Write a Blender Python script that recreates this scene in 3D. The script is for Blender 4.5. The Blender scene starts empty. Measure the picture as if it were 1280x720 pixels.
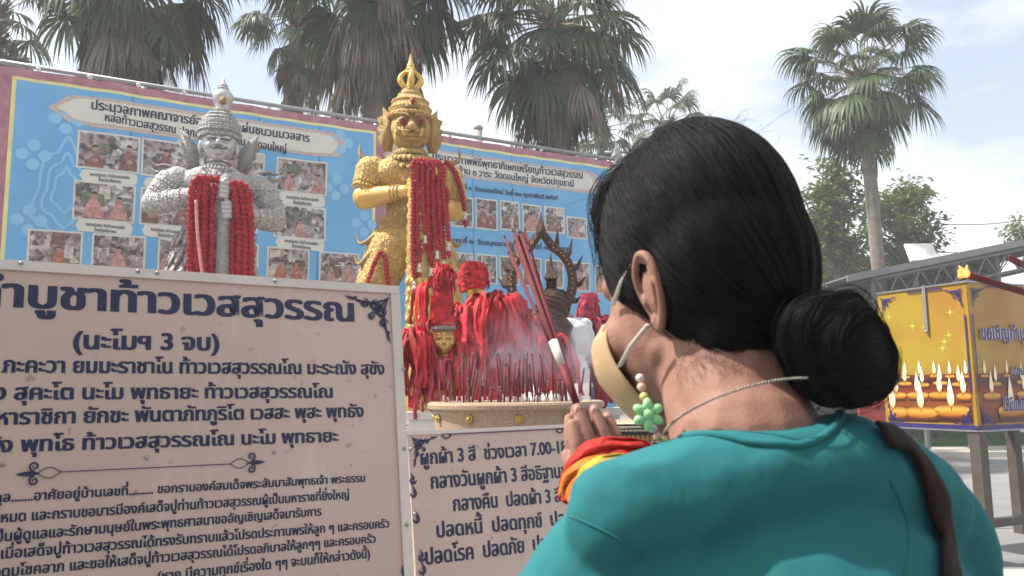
import bpy, math, random
from mathutils import Vector, Matrix, Euler, noise
from mathutils.bvhtree import BVHTree
random.seed(7)
PI = math.pi; R = math.radians
S = bpy.context.scene; C = S.collection
V = Vector

# ------------------------------------------------------------------ camera
FPX = 996.0
CAMZ = 1.33
cd = bpy.data.cameras.new('camera'); cam = bpy.data.objects.new('camera', cd); C.objects.link(cam)
cd.sensor_width = 36; cd.lens = 36 * FPX / 1280; cd.clip_start = 0.02; cd.clip_end = 2000
CR = Matrix.Rotation(R(90 + 7.2), 3, 'X') @ Matrix.Rotation(-0.012, 3, 'Z')
cam.matrix_world = Matrix.Translation((0, 0, CAMZ)) @ CR.to_4x4()
cd.dof.use_dof = True; cd.dof.focus_distance = 4.5; cd.dof.aperture_fstop = 15
S.camera = cam
# ------------------------------------------------------------------ world, sun
SUN_EL, SUN_AZ = R(54), R(-86)          # azimuth from +Y, negative = towards the left of the picture
w = bpy.data.worlds.new('World'); S.world = w; w.use_nodes = True
nt = w.node_tree; nt.nodes.clear()
def wn(t, **k):
    n = nt.nodes.new(t)
    for a, b in k.items(): setattr(n, a, b)
    return n
sky = wn('ShaderNodeTexSky'); sky.sky_type = 'NISHITA'; sky.sun_disc = False
sky.sun_elevation = SUN_EL; sky.sun_rotation = SUN_AZ; sky.dust_density = 3.0; sky.air_density = 1.2; sky.ozone_density = 1.0
tc = wn('ShaderNodeTexCoord'); mp = wn('ShaderNodeMapping'); mp.inputs['Scale'].default_value = (1, 1, 2.2)
no = wn('ShaderNodeTexNoise'); no.inputs['Scale'].default_value = 2.1; no.inputs['Detail'].default_value = 7; no.inputs['Roughness'].default_value = .55
rp = wn('ShaderNodeValToRGB'); rp.color_ramp.elements[0].position = .42; rp.color_ramp.elements[1].position = .62
rp.color_ramp.elements[0].color = (.25, .25, .25, 1); rp.color_ramp.elements[1].color = (1, 1, 1, 1)
mx = wn('ShaderNodeMix', data_type='RGBA'); mx.inputs['B'].default_value = (8.0, 8.05, 8.15, 1)   # sunlit cloud, in the sky's own units
bg = wn('ShaderNodeBackground'); bg.inputs['Strength'].default_value = .1
wo = wn('ShaderNodeOutputWorld')
L = nt.links.new
L(tc.outputs['Generated'], mp.inputs[0]); L(mp.outputs[0], no.inputs['Vector']); L(no.outputs['Fac'], rp.inputs[0])
L(rp.outputs[0], mx.inputs['Factor']); L(sky.outputs[0], mx.inputs['A']); L(mx.outputs['Result'], bg.inputs[0]); L(bg.outputs[0], wo.inputs[0])
sd = bpy.data.lights.new('sun', 'SUN'); sd.energy = 3.8; sd.angle = R(1.2); sd.color = (1, .95, .87)
so = bpy.data.objects.new('sun', sd); C.objects.link(so)
sv = V((math.sin(SUN_AZ) * math.cos(SUN_EL), math.cos(SUN_AZ) * math.cos(SUN_EL), math.sin(SUN_EL)))
so.rotation_euler = sv.to_track_quat('Z', 'Y').to_euler(); so.location = (-6, 2, 12)
S.view_settings.view_transform = 'Standard'; S.view_settings.look = 'None'; S.view_settings.exposure = 0.98; S.view_settings.gamma = 1
S.cycles.max_bounces = 6; S.cycles.transparent_max_bounces = 12

# ------------------------------------------------------------------ helpers
def ray(px, py):
    return CR @ V(((px - 640) / FPX, -(py - 360) / FPX, -1))
def P(px, py, Y):
    d = ray(px, py); return V((0, 0, CAMZ)) + d * (Y / d.y)

class MB:
    def __init__(s): s.v = []; s.f = []
    def add(s, vs, fs, M=None):
        n = len(s.v)
        s.v.extend([(M @ V(a)) if M else V(a) for a in vs]); s.f.extend([tuple(i + n for i in f) for f in fs]); return s
    def box(s, c, d, rot=None):
        x, y, z = d[0] / 2, d[1] / 2, d[2] / 2
        vs = [V((a * x, b * y, e * z)) for e in (-1, 1) for b in (-1, 1) for a in (-1, 1)]
        q = rot if rot else Matrix.Identity(3)
        return s.add([q @ a + V(c) for a in vs], [(0, 2, 3, 1), (4, 5, 7, 6), (0, 1, 5, 4), (2, 6, 7, 3), (0, 4, 6, 2), (1, 3, 7, 5)])
    def tube(s, pts, rad, n=8, cap=True, flat=1.0):
        pts = [V(p) for p in pts]
        if not hasattr(rad, '__len__'): rad = [rad] * len(pts)
        vs = []; fs = []; up = None
        for i, p in enumerate(pts):
            t = (pts[min(i + 1, len(pts) - 1)] - pts[max(i - 1, 0)]).normalized()
            if up is None:
                up = V((0, 0, 1)) if abs(t.z) < .9 else V((1, 0, 0))
            a = t.cross(up)
            if a.length < 1e-5: a = t.orthogonal()
            a.normalize(); b = a.cross(t).normalized(); up = b
            for k in range(n):
                th = 2 * PI * k / n
                vs.append(p + (a * math.cos(th) + b * math.sin(th) * flat) * rad[i])
        for i in range(len(pts) - 1):
            for k in range(n):
                k2 = (k + 1) % n
                fs.append((i * n + k, i * n + k2, (i + 1) * n + k2, (i + 1) * n + k))
        if cap:
            fs.append(tuple(range(n))[::-1]); fs.append(tuple((len(pts) - 1) * n + k for k in range(n)))
        return s.add(vs, fs)
    def ell(s, c, r, seg=12, rings=8, rot=None):
        if not hasattr(r, '__len__'): r = (r, r, r)
        vs = [(0, 0, r[2])]; fs = []
        for i in range(1, rings):
            a = PI * i / rings
            for k in range(seg):
                b = 2 * PI * k / seg
                vs.append((r[0] * math.sin(a) * math.cos(b), r[1] * math.sin(a) * math.sin(b), r[2] * math.cos(a)))
        vs.append((0, 0, -r[2]))
        for k in range(seg):
            fs.append((0, 1 + k, 1 + (k + 1) % seg))
            for i in range(rings - 2):
                a = 1 + i * seg
                fs.append((a + k, a + seg + k, a + seg + (k + 1) % seg, a + (k + 1) % seg))
            a = 1 + (rings - 2) * seg
            fs.append((a + k, len(vs) - 1, a + (k + 1) % seg))
        q = rot if rot else Matrix.Identity(3)
        return s.add([q @ V(a) + V(c) for a in vs], fs)
    def lathe(s, prof, c=(0, 0, 0), n=20, sx=1, sy=1):
        vs = []; fs = []
        for r, z in prof:
            for k in range(n):
                th = 2 * PI * k / n; vs.append((c[0] + r * math.cos(th) * sx, c[1] + r * math.sin(th) * sy, c[2] + z))
        for i in range(len(prof) - 1):
            for k in range(n):
                fs.append((i * n + k, i * n + (k + 1) % n, (i + 1) * n + (k + 1) % n, (i + 1) * n + k))
        fs.append(tuple(range(n))[::-1]); fs.append(tuple((len(prof) - 1) * n + k for k in range(n)))
        return s.add(vs, fs)
    def plate(s, outline, th, M):          # outline in xy, extruded in z, placed by the 4x4 M
        n = len(outline)
        vs = [V((a, b, -th / 2)) for a, b in outline] + [V((a, b, th / 2)) for a, b in outline]
        fs = [tuple(range(n))[::-1], tuple(range(n, 2 * n))] + [(i, (i + 1) % n, (i + 1) % n + n, i + n) for i in range(n)]
        return s.add([M @ a for a in vs], fs)
    def scale(s, k): s.v = [a * k for a in s.v]; return s

def mesh(name, mb, mat, smooth=True, off=None):
    m = bpy.data.meshes.new(name)
    m.from_pydata([(a - off) if off is not None else a for a in mb.v], [], mb.f)
    if mat: m.materials.append(mat)
    if smooth: m.polygons.foreach_set('use_smooth', [True] * len(m.polygons))
    m.update(); return m
def tag(o, label=None, cat=None, group=None, kind=None):
    if label: o['label'] = label
    if cat: o['category'] = cat
    if group: o['group'] = group
    if kind: o['kind'] = kind
    return o
def thing(name, label, cat, loc=(0, 0, 0), rz=0, group=None, sc=1):
    o = bpy.data.objects.new(name, None); C.objects.link(o); o.empty_display_size = .1
    o.location = loc; o.rotation_euler = (0, 0, rz); o.scale = (sc,) * 3
    return tag(o, label, cat, group)
def obj(name, mb, mat, parent=None, smooth=True, world=False):
    """one mesh object; world=True: the vertices are world points and the parent is an unrotated Empty"""
    off = None
    if world and parent is not None:
        off = V((0, 0, 0)); q = parent
        while q is not None: off = off + V(q.location); q = q.parent
    o = bpy.data.objects.new(name, mesh(name, mb, mat, smooth, off)); C.objects.link(o)
    if parent is not None: o.parent = parent
    return o
def solo(name, mb, mat, label, cat, group=None, smooth=True):
    """a thing that is one mesh, origin at its base"""
    lo = V((sum(a.x for a in mb.v) / len(mb.v), sum(a.y for a in mb.v) / len(mb.v), min(a.z for a in mb.v)))
    o = bpy.data.objects.new(name, mesh(name, mb, mat, smooth, lo)); C.objects.link(o); o.location = lo
    return tag(o, label, cat, group)
def struct(name, mb, mat, smooth=False):
    o = obj(name, mb, mat, None, smooth); o['kind'] = 'structure'; return o
def autosmooth(o, ang=40):
    m = o.data
    m.polygons.foreach_set('use_smooth', [True] * len(m.polygons))
    try: m.set_sharp_from_angle(angle=R(ang))
    except Exception: pass
    return o
def copy_tree(o, parent=None):
    c = o.copy(); C.objects.link(c)
    if parent is not None: c.parent = parent
    for ch in list(o.children): copy_tree(ch, c)
    return c

def blob(prims, vox, it=4, fac=.5, k=1.0, disp=None):
    """one continuous skin grown over ellipsoids ('e', centre, radii[, rot]) and tapered limbs ('c', p0, p1, r0, r1)"""
    b = MB()
    for p in prims:
        if p[0] == 'e': b.ell(V(p[1]) * k, [q * k for q in (p[2] if hasattr(p[2], '__len__') else (p[2],) * 3)], 20, 14, p[3] if len(p) > 3 else None)
        else:
            a, c, r0, r1 = V(p[1]) * k, V(p[2]) * k, p[3] * k, p[4] * k
            n = 6; b.tube([a.lerp(c, i / n) for i in range(n + 1)], [r0 + (r1 - r0) * i / n for i in range(n + 1)], 14)
            b.ell(a, r0 * 1.0, 14, 10); b.ell(c, r1 * 1.0, 14, 10)
    me = mesh('tmp', b, None); o = bpy.data.objects.new('tmp', me); C.objects.link(o)
    m = o.modifiers.new('r', 'REMESH'); m.mode = 'VOXEL'; m.voxel_size = vox * k
    m = o.modifiers.new('s', 'SMOOTH'); m.factor = fac; m.iterations = it
    dg = bpy.context.evaluated_depsgraph_get(); dg.update()
    e = bpy.data.meshes.new_from_object(o.evaluated_get(dg))
    out = MB(); out.v = [v.co.copy() for v in e.vertices]; out.f = [tuple(p.vertices) for p in e.polygons]
    if disp: out.v = [v + e.vertices[i].normal * disp(v / k) * k for i, v in enumerate(out.v)]
    bpy.data.objects.remove(o); bpy.data.meshes.remove(me); bpy.data.meshes.remove(e)
    return out
def bez(pts, n=12):
    """Catmull-Rom through points"""
    pts = [V(p) for p in pts]; q = [pts[0] * 2 - pts[1]] + pts + [pts[-1] * 2 - pts[-2]]; out = []
    for i in range(1, len(q) - 2):
        for j in range(n):
            t = j / n; a, b, c, d = q[i - 1], q[i], q[i + 1], q[i + 2]
            out.append(.5 * ((2 * b) + (c - a) * t + (2 * a - 5 * b + 4 * c - d) * t * t + (3 * b - a - 3 * c + d) * t ** 3))
    out.append(pts[-1]); return out

# ------------------------------------------------------------------ materials
MATS = {}
def mat(name, col, rough=.6, metal=0, var=.12, vs=6, bump=0, bs=40, col2=None, spec=.5, bk='noise', trans=0, sss=0, coord='Object', stretch=(1, 1, 1), rnd=0, coat=0, det=6):
    m = bpy.data.materials.new(name); m.use_nodes = True; t = m.node_tree; b = t.nodes['Principled BSDF']; l = t.links.new
    b.inputs['Roughness'].default_value = rough; b.inputs['Metallic'].default_value = metal; b.inputs['Specular IOR Level'].default_value = spec
    b.inputs['Coat Weight'].default_value = coat
    tcn = t.nodes.new('ShaderNodeTexCoord'); mpn = t.nodes.new('ShaderNodeMapping'); mpn.inputs['Scale'].default_value = stretch
    l(tcn.outputs[coord], mpn.inputs[0])
    n = t.nodes.new('ShaderNodeTexNoise'); n.inputs['Scale'].default_value = vs; n.inputs['Detail'].default_value = det; n.inputs['Roughness'].default_value = .6
    l(mpn.outputs[0], n.inputs['Vector'])
    r = t.nodes.new('ShaderNodeValToRGB'); r.color_ramp.elements[0].position = .3; r.color_ramp.elements[1].position = .7
    c2 = col2 if col2 else tuple(min(1, c * (1 + var)) for c in col); c1 = col if col2 else tuple(c * (1 - var) for c in col)
    r.color_ramp.elements[0].color = (*c1, 1); r.color_ramp.elements[1].color = (*c2, 1)
    l(n.outputs['Fac'], r.inputs[0]); outc = r.outputs[0]
    if rnd:
        oi = t.nodes.new('ShaderNodeObjectInfo'); h = t.nodes.new('ShaderNodeHueSaturation')
        mr = t.nodes.new('ShaderNodeMapRange'); mr.inputs['To Min'].default_value = 1 - rnd; mr.inputs['To Max'].default_value = 1 + rnd
        l(oi.outputs['Random'], mr.inputs[0]); l(mr.outputs[0], h.inputs['Value']); l(outc, h.inputs['Color']); outc = h.outputs[0]
    l(outc, b.inputs['Base Color'])
    if bump:
        if bk == 'noise':
            x = t.nodes.new('ShaderNodeTexNoise'); x.inputs['Scale'].default_value = bs; x.inputs['Detail'].default_value = 4; h = x.outputs['Fac']
        elif bk == 'wave':
            x = t.nodes.new('ShaderNodeTexWave'); x.inputs['Scale'].default_value = bs; x.inputs['Distortion'].default_value = 3; h = x.outputs['Fac']
        else:
            x = t.nodes.new('ShaderNodeTexVoronoi'); x.inputs['Scale'].default_value = bs; h = x.outputs['Distance']
        l(mpn.outputs[0], x.inputs['Vector'])
        bn = t.nodes.new('ShaderNodeBump'); bn.inputs['Strength'].default_value = bump; bn.inputs['Distance'].default_value = .01
        l(h, bn.inputs['Height']); l(bn.outputs[0], b.inputs['Normal'])
    if trans:
        tr = t.nodes.new('ShaderNodeBsdfTranslucent'); ms = t.nodes.new('ShaderNodeMixShader'); ms.inputs[0].default_value = trans
        l(outc, tr.inputs[0]); l(b.outputs[0], ms.inputs[1]); l(tr.outputs[0], ms.inputs[2]); l(ms.outputs[0], t.nodes['Material Output'].inputs[0])
    if sss:
        b.inputs['Subsurface Weight'].default_value = sss; b.inputs['Subsurface Radius'].default_value = (.01, .004, .002); b.inputs['Subsurface Scale'].default_value = .4
    MATS[name] = m; return m
def carved(name, col, dark_tone, metal, rough, sc):
    """painted cast relief: voronoi bosses with occlusion shade painted into the grooves"""
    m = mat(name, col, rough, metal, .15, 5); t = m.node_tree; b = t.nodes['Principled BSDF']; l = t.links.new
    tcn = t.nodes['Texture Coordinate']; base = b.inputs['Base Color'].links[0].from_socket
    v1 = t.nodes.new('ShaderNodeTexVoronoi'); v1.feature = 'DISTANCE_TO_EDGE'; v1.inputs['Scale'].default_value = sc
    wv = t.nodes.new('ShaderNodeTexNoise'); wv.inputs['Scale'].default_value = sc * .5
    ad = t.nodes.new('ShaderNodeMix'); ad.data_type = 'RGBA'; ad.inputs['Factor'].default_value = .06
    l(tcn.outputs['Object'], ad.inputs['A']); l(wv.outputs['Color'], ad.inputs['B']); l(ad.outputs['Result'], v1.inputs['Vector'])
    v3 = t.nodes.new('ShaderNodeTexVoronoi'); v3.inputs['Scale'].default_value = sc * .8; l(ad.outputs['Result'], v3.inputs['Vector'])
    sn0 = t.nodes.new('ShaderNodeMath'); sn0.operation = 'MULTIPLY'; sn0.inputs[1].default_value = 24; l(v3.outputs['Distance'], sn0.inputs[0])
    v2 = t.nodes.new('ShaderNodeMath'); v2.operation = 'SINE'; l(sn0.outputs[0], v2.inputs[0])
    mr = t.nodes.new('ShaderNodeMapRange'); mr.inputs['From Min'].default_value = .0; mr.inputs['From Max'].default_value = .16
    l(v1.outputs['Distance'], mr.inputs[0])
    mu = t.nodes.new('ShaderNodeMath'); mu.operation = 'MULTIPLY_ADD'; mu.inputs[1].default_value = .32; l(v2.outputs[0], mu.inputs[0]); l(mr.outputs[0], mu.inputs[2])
    mc = t.nodes.new('ShaderNodeMix'); mc.data_type = 'RGBA'; mc.inputs['A'].default_value = (*dark_tone, 1)  # groove colour is painted darker to stand for ambient occlusion
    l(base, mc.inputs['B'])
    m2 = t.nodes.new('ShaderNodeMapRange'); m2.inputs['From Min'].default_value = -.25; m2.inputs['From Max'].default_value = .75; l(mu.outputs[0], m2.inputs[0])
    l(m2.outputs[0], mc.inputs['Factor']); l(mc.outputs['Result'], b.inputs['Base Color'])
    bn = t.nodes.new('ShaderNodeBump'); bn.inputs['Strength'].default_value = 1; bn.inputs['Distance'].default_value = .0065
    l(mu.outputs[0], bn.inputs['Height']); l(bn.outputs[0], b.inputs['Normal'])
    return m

SIL = mat('silver_paint', (.47, .46, .45), .36, .35, .1, 6, .15, 30)
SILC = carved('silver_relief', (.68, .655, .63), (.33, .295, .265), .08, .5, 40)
GLD = mat('gold_paint', (.70, .45, .12), .4, .2, .12, 5, .15, 30)
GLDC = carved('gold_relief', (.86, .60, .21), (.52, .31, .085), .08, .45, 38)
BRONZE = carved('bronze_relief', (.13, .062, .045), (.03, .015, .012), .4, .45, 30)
RED_FL = mat('garland_red', (.36, .012, .022), .8, 0, .45, 40, .6, 90)
RED_CL = mat('red_cloth', (.58, .022, .032), .7, 0, .3, 14, .4, 40, trans=.25, rnd=.45)
PINK_CL = mat('faded_red_cloth', (.5, .05, .09), .75, 0, .3, 8, .3, 25, trans=.2, rnd=.25)
WHT = mat('white_paint', (.7, .68, .64), .5)
BLK = mat('black_plastic', (.015, .015, .017), .5)
NAVY = mat('navy_ink', (.012, .017, .065), .45, var=.25, vs=30)
GREYM = mat('galvanised_metal', (.33, .34, .35), .45, .6)
STONE = mat('sandstone', (.40, .29, .20), .9, 0, .3, 160, .5, 220, det=2)
CONC = mat('concrete', (.33, .31, .29), .85, 0, .2, 3, .3, 30)

# ------------------------------------------------------------------ ground and setting
def sheet(x0, x1, y0, y1, z):
    b = MB(); b.add([(x0, y0, z), (x1, y0, z), (x1, y1, z), (x0, y1, z)], [(0, 1, 2, 3)]); return b
GROUND = mat('ground_earth', (.16, .15, .12), .95, 0, .25, .5)
YARD = mat('yard_concrete', (.15, .145, .14), .55, 0, .3, 1.1, .25, 8, col2=(.29, .28, .27), stretch=(.35, 1.6, 1), coord='Object')
struct('ground', sheet(-400, 400, -200, 800, 0), GROUND)
struct('courtyard', sheet(-14, 26, -6, 14.6, .004), YARD)
kb = MB(); kb.box((6, 15.3, .05), (46, 1.4, .1)); struct('path', kb, mat('path_concrete', (.46, .42, .36), .9, 0, .15, 2))
struct('lawn_soil', sheet(-20, 40, 16.0, 21.5, .008), mat('lawn_green', (.05, .13, .035), .95, 0, .3, 5))
gb = MB(); rg = random.Random(3)
for i in range(9000):
    x = rg.uniform(8, 17); y = rg.uniform(16.05, 21.4); h = rg.uniform(.04, .1); a = rg.uniform(0, PI); dx, dy = math.cos(a) * .02, math.sin(a) * .02
    gb.add([(x - dx, y - dy, .006), (x + dx, y + dy, .006), (x + rg.uniform(-.03, .03), y + rg.uniform(-.03, .03), h)], [(0, 1, 2)])
go = obj('grass', gb, mat('grass_blade', (.06, .17, .04), .8, 0, .3, 3, trans=.3)); tag(go, 'strip of mown green lawn beyond the grey yard', 'grass', kind='stuff')

# ------------------------------------------------------------------ invented hall, unseen behind the camera, added to shade the near side
hall = thing('added_shade_hall', 'unseen hall added for shade with a dark ceiling on white columns behind the viewer', 'hall', (.6, -4.6, 0))
b = MB(); b.box((.6, -5.75, 3.05), (13, 6.7, .16)); obj('ceiling', b, mat('ceiling_board', (.10, .075, .06), .8), hall, False, True)
b = MB(); b.add([(-6.1, -2.2, 3.135), (7.3, -2.2, 3.135), (7.3, -9.3, 3.135), (-6.1, -9.3, 3.135), (-3, -6.2, 5.0), (4.2, -6.2, 5.0)], [(0, 1, 5, 4), (2, 3, 4, 5), (1, 2, 5), (3, 0, 4), (3, 2, 1, 0)]); obj('roof', b, mat('roof_tile_orange', (.30, .10, .04), .7), hall, False, True)
for x_ in (-5.4, -1.9, 3.1, 6.6):
    for y_ in (-2.7, -8.3): b = MB().lathe([(.2, 0), (.2, .2), (.15, .24), (.14, 2.7), (.2, 2.85), (.2, 2.968)], (x_, y_, 0), 20); autosmooth(obj('column', b, WHT, hall, False, True))
b = MB(); b.box((.6, -8.7, 1.43), (12.4, .12, 2.86)); obj('rear_wall', b, mat('hall_wall', (.30, .24, .18), .8), hall, False, True)

# ------------------------------------------------------------------ planes for boards and the banner, lettering
class Plane:
    def __init__(s, O, U, Vv, wave=None):
        s.O, s.U, s.V = O, U.normalized(), Vv.normalized(); s.N = s.U.cross(s.V).normalized()
        if s.N.dot(V((0, 0, CAMZ)) - O) < 0: s.N = -s.N
        s.wave = wave
    def uv(s, px, py):
        d = ray(px, py); o = V((0, 0, CAMZ)); t = (s.O - o).dot(s.N) / d.dot(s.N); q = o + d * t - s.O
        return q.dot(s.U), q.dot(s.V)
    def pt(s, u, v, off=0):
        return s.O + s.U * u + s.V * v + s.N * (off + (s.wave(u, v) if s.wave else 0))
    def rect(s, u0, v0, u1, v1, off, nu=1, nv=1):
        b = MB(); b.add([s.pt(u0 + (u1 - u0) * i / nu, v0 + (v1 - v0) * j / nv, off) for j in range(nv + 1) for i in range(nu + 1)],
                        [(j * (nu + 1) + i, j * (nu + 1) + i + 1, (j + 1) * (nu + 1) + i + 1, (j + 1) * (nu + 1) + i) for j in range(nv) for i in range(nu)])
        return b
    def slab(s, u0, v0, u1, v1, o0, o1):
        b = MB(); vs = [s.pt(u, v, o) for o in (o0, o1) for v in (v0, v1) for u in (u0, u1)]
        return b.add(vs, [(0, 2, 3, 1), (4, 5, 7, 6), (0, 1, 5, 4), (2, 6, 7, 3), (0, 4, 6, 2), (1, 3, 7, 5)])
    def poly(s, uvs, off, fan=True):
        b = MB()
        cu = sum(a for a, _ in uvs) / len(uvs); cv = sum(a for _, a in uvs) / len(uvs); n = len(uvs)
        return b.add([s.pt(cu, cv, off)] + [s.pt(a, c, off) for a, c in uvs], [(0, 1 + i, 1 + (i + 1) % n) for i in range(n)])
    def stroke(s, uvs, wd, off, b=None):
        b = b or MB(); n = len(uvs); vs = []
        for i in range(n):
            a = V(uvs[max(0, i - 1)]); c = V(uvs[min(n - 1, i + 1)]); t = (c - a).normalized(); nn = V((-t.y, t.x)) * (wd[i] if hasattr(wd, '__len__') else wd) / 2
            p = V(uvs[i]); vs += [s.pt(*(p + nn), off), s.pt(*(p - nn), off)]
        return b.add(vs, [(2 * i, 2 * i + 1, 2 * i + 3, 2 * i + 2) for i in range(n - 1)])

GL = {}
UPV = 'ิีึืั็'; TON = '่้๊๋์ํ'; LOW = 'ุู'
def glyph(ch, off):
    k = (ch, off)
    if k in GL: return GL[k]
    def build(s):
        c = bpy.data.curves.new('t', 'FONT'); c.body = s; c.size = 1; c.resolution_u = 3; c.offset = off
        o = bpy.data.objects.new('t', c); C.objects.link(o); dg = bpy.context.evaluated_depsgraph_get(); dg.update()
        m = bpy.data.meshes.new_from_object(o.evaluated_get(dg))
        vs = [(v.co.x, v.co.y) for v in m.vertices]; fs = [tuple(p.vertices) for p in m.polygons]
        bpy.data.objects.remove(o); bpy.data.curves.remove(c); bpy.data.meshes.remove(m); return vs, fs
    if ('_', off) not in GL: GL[('_', off)] = max(a for a, _ in build('ก')[0])
    vs, fs = build(ch) if ch != ' ' else ([], [])
    adv = max(a for a, _ in build(ch + 'ก')[0]) - GL[('_', off)]
    GL[k] = (vs, fs, adv); return GL[k]
def layout(s, off=.018):
    x = 0; V_ = []; F_ = []; prev = ''
    for ch in s:
        vs, fs, adv = glyph(ch, off); dy = 0; dx = 0
        if ch in TON and prev in UPV: dy = .19
        n = len(V_); V_ += [(a + x + dx, b + dy) for a, b in vs]; F_ += [tuple(i + n for i in f) for f in fs]; x += adv; prev = ch
    return V_, F_, x
def text(root, pl, s, a, b, hpx, m, off=.0008, bold=.018, name='lettering'):
    """line of writing whose baseline runs from pixel a to pixel b of the photograph; hpx = consonant height"""
    vs, fs, wd = layout(s, .012)
    u0, v0 = pl.uv(*a); u1, v1 = pl.uv(*b); mxp = ((a[0] + b[0]) / 2, (a[1] + b[1]) / 2)
    h = pl.uv(mxp[0], mxp[1] - hpx)[1] - pl.uv(*mxp)[1]
    kx = (u1 - u0) / wd; ky = h / .558; sl = (v1 - v0) / (u1 - u0)
    mb = MB()
    for j, dx in enumerate((-bold, 0, bold)):      # three passes a hair apart make the heavy stems
        mb.add([pl.pt(u0 + (x + dx) * kx, v0 + x * kx * sl + y * ky, off + j * .0002) for x, y in vs], fs)
    return obj(name, mb, m, root, False, True)
def zmatch(px1, py1, Y1, px2, py2):
    """depth at which pixel 2 lies at the height of pixel 1 seen at depth Y1"""
    d1, d2 = ray(px1, py1), ray(px2, py2); return Y1 * (d1.z / d1.y) / (d2.z / d2.y)
def board_plane(tl, tr, br, Yr, down_on_right=True):
    A = P(*tr, Yr); B = P(*tl, zmatch(*tr, Yr, *tl))
    if down_on_right: # corner below tr such that the corner is square
        d = ray(*br); T = (B - A); o = V((0, 0, CAMZ)); t = (A - o).dot(T) / d.dot(T); D = o + d * t; top = A
    else:
        d = ray(*br); T = (A - B); o = V((0, 0, CAMZ)); t = (B - o).dot(T) / d.dot(T); D = o + d * t; top = B
    return Plane(B, A - B, top - D), (A - B).length, (top - D).length
def spiral(c, r0, turns, a0, sgn=1, n=14):
    return [(c[0] + r0 * (1 - i / n * .8) * math.cos(a0 + sgn * turns * 2 * PI * i / n), c[1] + r0 * (1 - i / n * .8) * math.sin(a0 + sgn * turns * 2 * PI * i / n)) for i in range(n + 1)]
def corner_scroll(root, pl, u, v, su, sv, k, m, off=.003, name='corner_scroll'):
    b = MB()
    def L_(pts, w): pl.stroke([(u + su * x * k, v + sv * y * k) for x, y in pts], [q * k for q in w] if hasattr(w, '__len__') else w * k, off, b)
    for sw in (0, 1):
        def g(p): return [(-y, -x) if sw else (x, y) for x, y in p]
        n = 15; tp = [.02 + .05 * math.sin(PI * i / 14) for i in range(n)]
        L_(g([(0 + t, -.02 - .35 * math.sin(t * PI) * .4) for t in [i / 14 for i in range(n)]]), tp)
        L_(g(spiral((.32, -.22), .15, 1.2, PI / 2, -1)), tp); L_(g(spiral((.62, -.16), .11, 1.2, PI / 2, 1)), tp)
        L_(g(spiral((.22, -.42), .10, 1.1, 0, 1)), tp); L_(g([(.8, -.03), (.9, -.08), (1.0, -.06), (1.08, 0)]), [.05, .06, .04, .01])
        L_(g([(.42, -.36), (.5, -.42), (.5, -.52), (.42, -.55)]), [.02, .05, .04, .01])
    L_([(.05, -.05), (.2, -.2), (.36, -.36), (.5, -.5)], [.03, .06, .05, .01])
    return obj(name, b, m, root, False, True)

# ------------------------------------------------------------------ the big prayer board
def board_mat(name, c1, c2):
    m = mat(name, c1, .24, 0, .1, 2.2, .05, 2, col2=c2, spec=.5); t = m.node_tree; l = t.links.new; b = t.nodes['Principled BSDF']; base = b.inputs['Base Color'].links[0].from_socket; tcn = t.nodes['Texture Coordinate']
    def smudge(sc, lo, hi, col, k, st=(1, 1, 1), base=None):
        mp_ = t.nodes.new('ShaderNodeMapping'); mp_.inputs['Scale'].default_value = st; n = t.nodes.new('ShaderNodeTexNoise'); n.inputs['Scale'].default_value = sc; n.inputs['Detail'].default_value = 6; r = t.nodes.new('ShaderNodeMapRange'); r.inputs['From Min'].default_value = lo; r.inputs['From Max'].default_value = hi; r.inputs['To Max'].default_value = k
        x = t.nodes.new('ShaderNodeMix'); x.data_type = 'RGBA'; x.inputs['B'].default_value = (*col, 1); l(tcn.outputs['Object'], mp_.inputs[0]); l(mp_.outputs[0], n.inputs['Vector']); l(n.outputs['Fac'], r.inputs[0]); l(r.outputs[0], x.inputs['Factor']); l(base, x.inputs['A']); return x.outputs['Result']
    base = smudge(1.6, .5, .75, (.40, .31, .26), .5, (1, 1, .5), base); base = smudge(38, .66, .74, (.22, .15, .11), .6, (1, 1, 1), base); base = smudge(6, .6, .72, (.66, .56, .49), .5, (3, 3, .4), base); l(base, b.inputs['Base Color']); return m
BOARD = board_mat('board_vinyl', (.53, .395, .325), (.62, .475, .39))
EDGE = mat('board_edge', (.66, .58, .51), .4, 0, .1, 5)
pl, W_, H_ = board_plane((0, 327), (497, 360), (515, 720), 2.0)
BW = 1.62; BH = 1.12
bs_ = thing('prayer_board', 'large cream board of navy Thai prayer text in left foreground', 'sign', pl.pt(W_ - BW / 2, -BH, -.02))
obj('panel', pl.slab(W_ - BW, -BH, W_, 0, -.03, 0), BOARD, bs_, False, True)
for (u0, v0, u1, v1, o) in ((W_ - BW - .004, -.016, W_ + .002, .004, .006), (W_ - .022, -BH, W_ + .003, -.0165, .0055), (W_ - BW - .004, -BH, W_ - BW + .018, -.0165, .0055)):
    obj('frame_strip', pl.slab(u0, v0, u1, v1, -.034, o), EDGE, bs_, False, True)
uR, vT = pl.uv(485, 372)
obj('border_line', pl.stroke([pl.uv(-20, 333), pl.uv(430, 357)], .006, .003), NAVY, bs_, False, True)
obj('border_line', pl.stroke([pl.uv(494, 424), pl.uv(507, 680)], .006, .003), NAVY, bs_, False, True)
cu, cv = pl.uv(497, 360)
corner_scroll(bs_, pl, cu - .026, cv - .026, -1, 1, .108, NAVY)
cu2, cv2 = pl.uv(513, 700)
obj('border_flourish', pl.stroke([(cu2 - .01, cv2 + .01), (cu2 - .02, cv2 - .02), (cu2 - .012, cv2 - .06)], [.002, .012, .004], .003), NAVY, bs_, False, True)
def T(*a, **k): return text(bs_, pl, *a, NAVY, **k)
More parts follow.
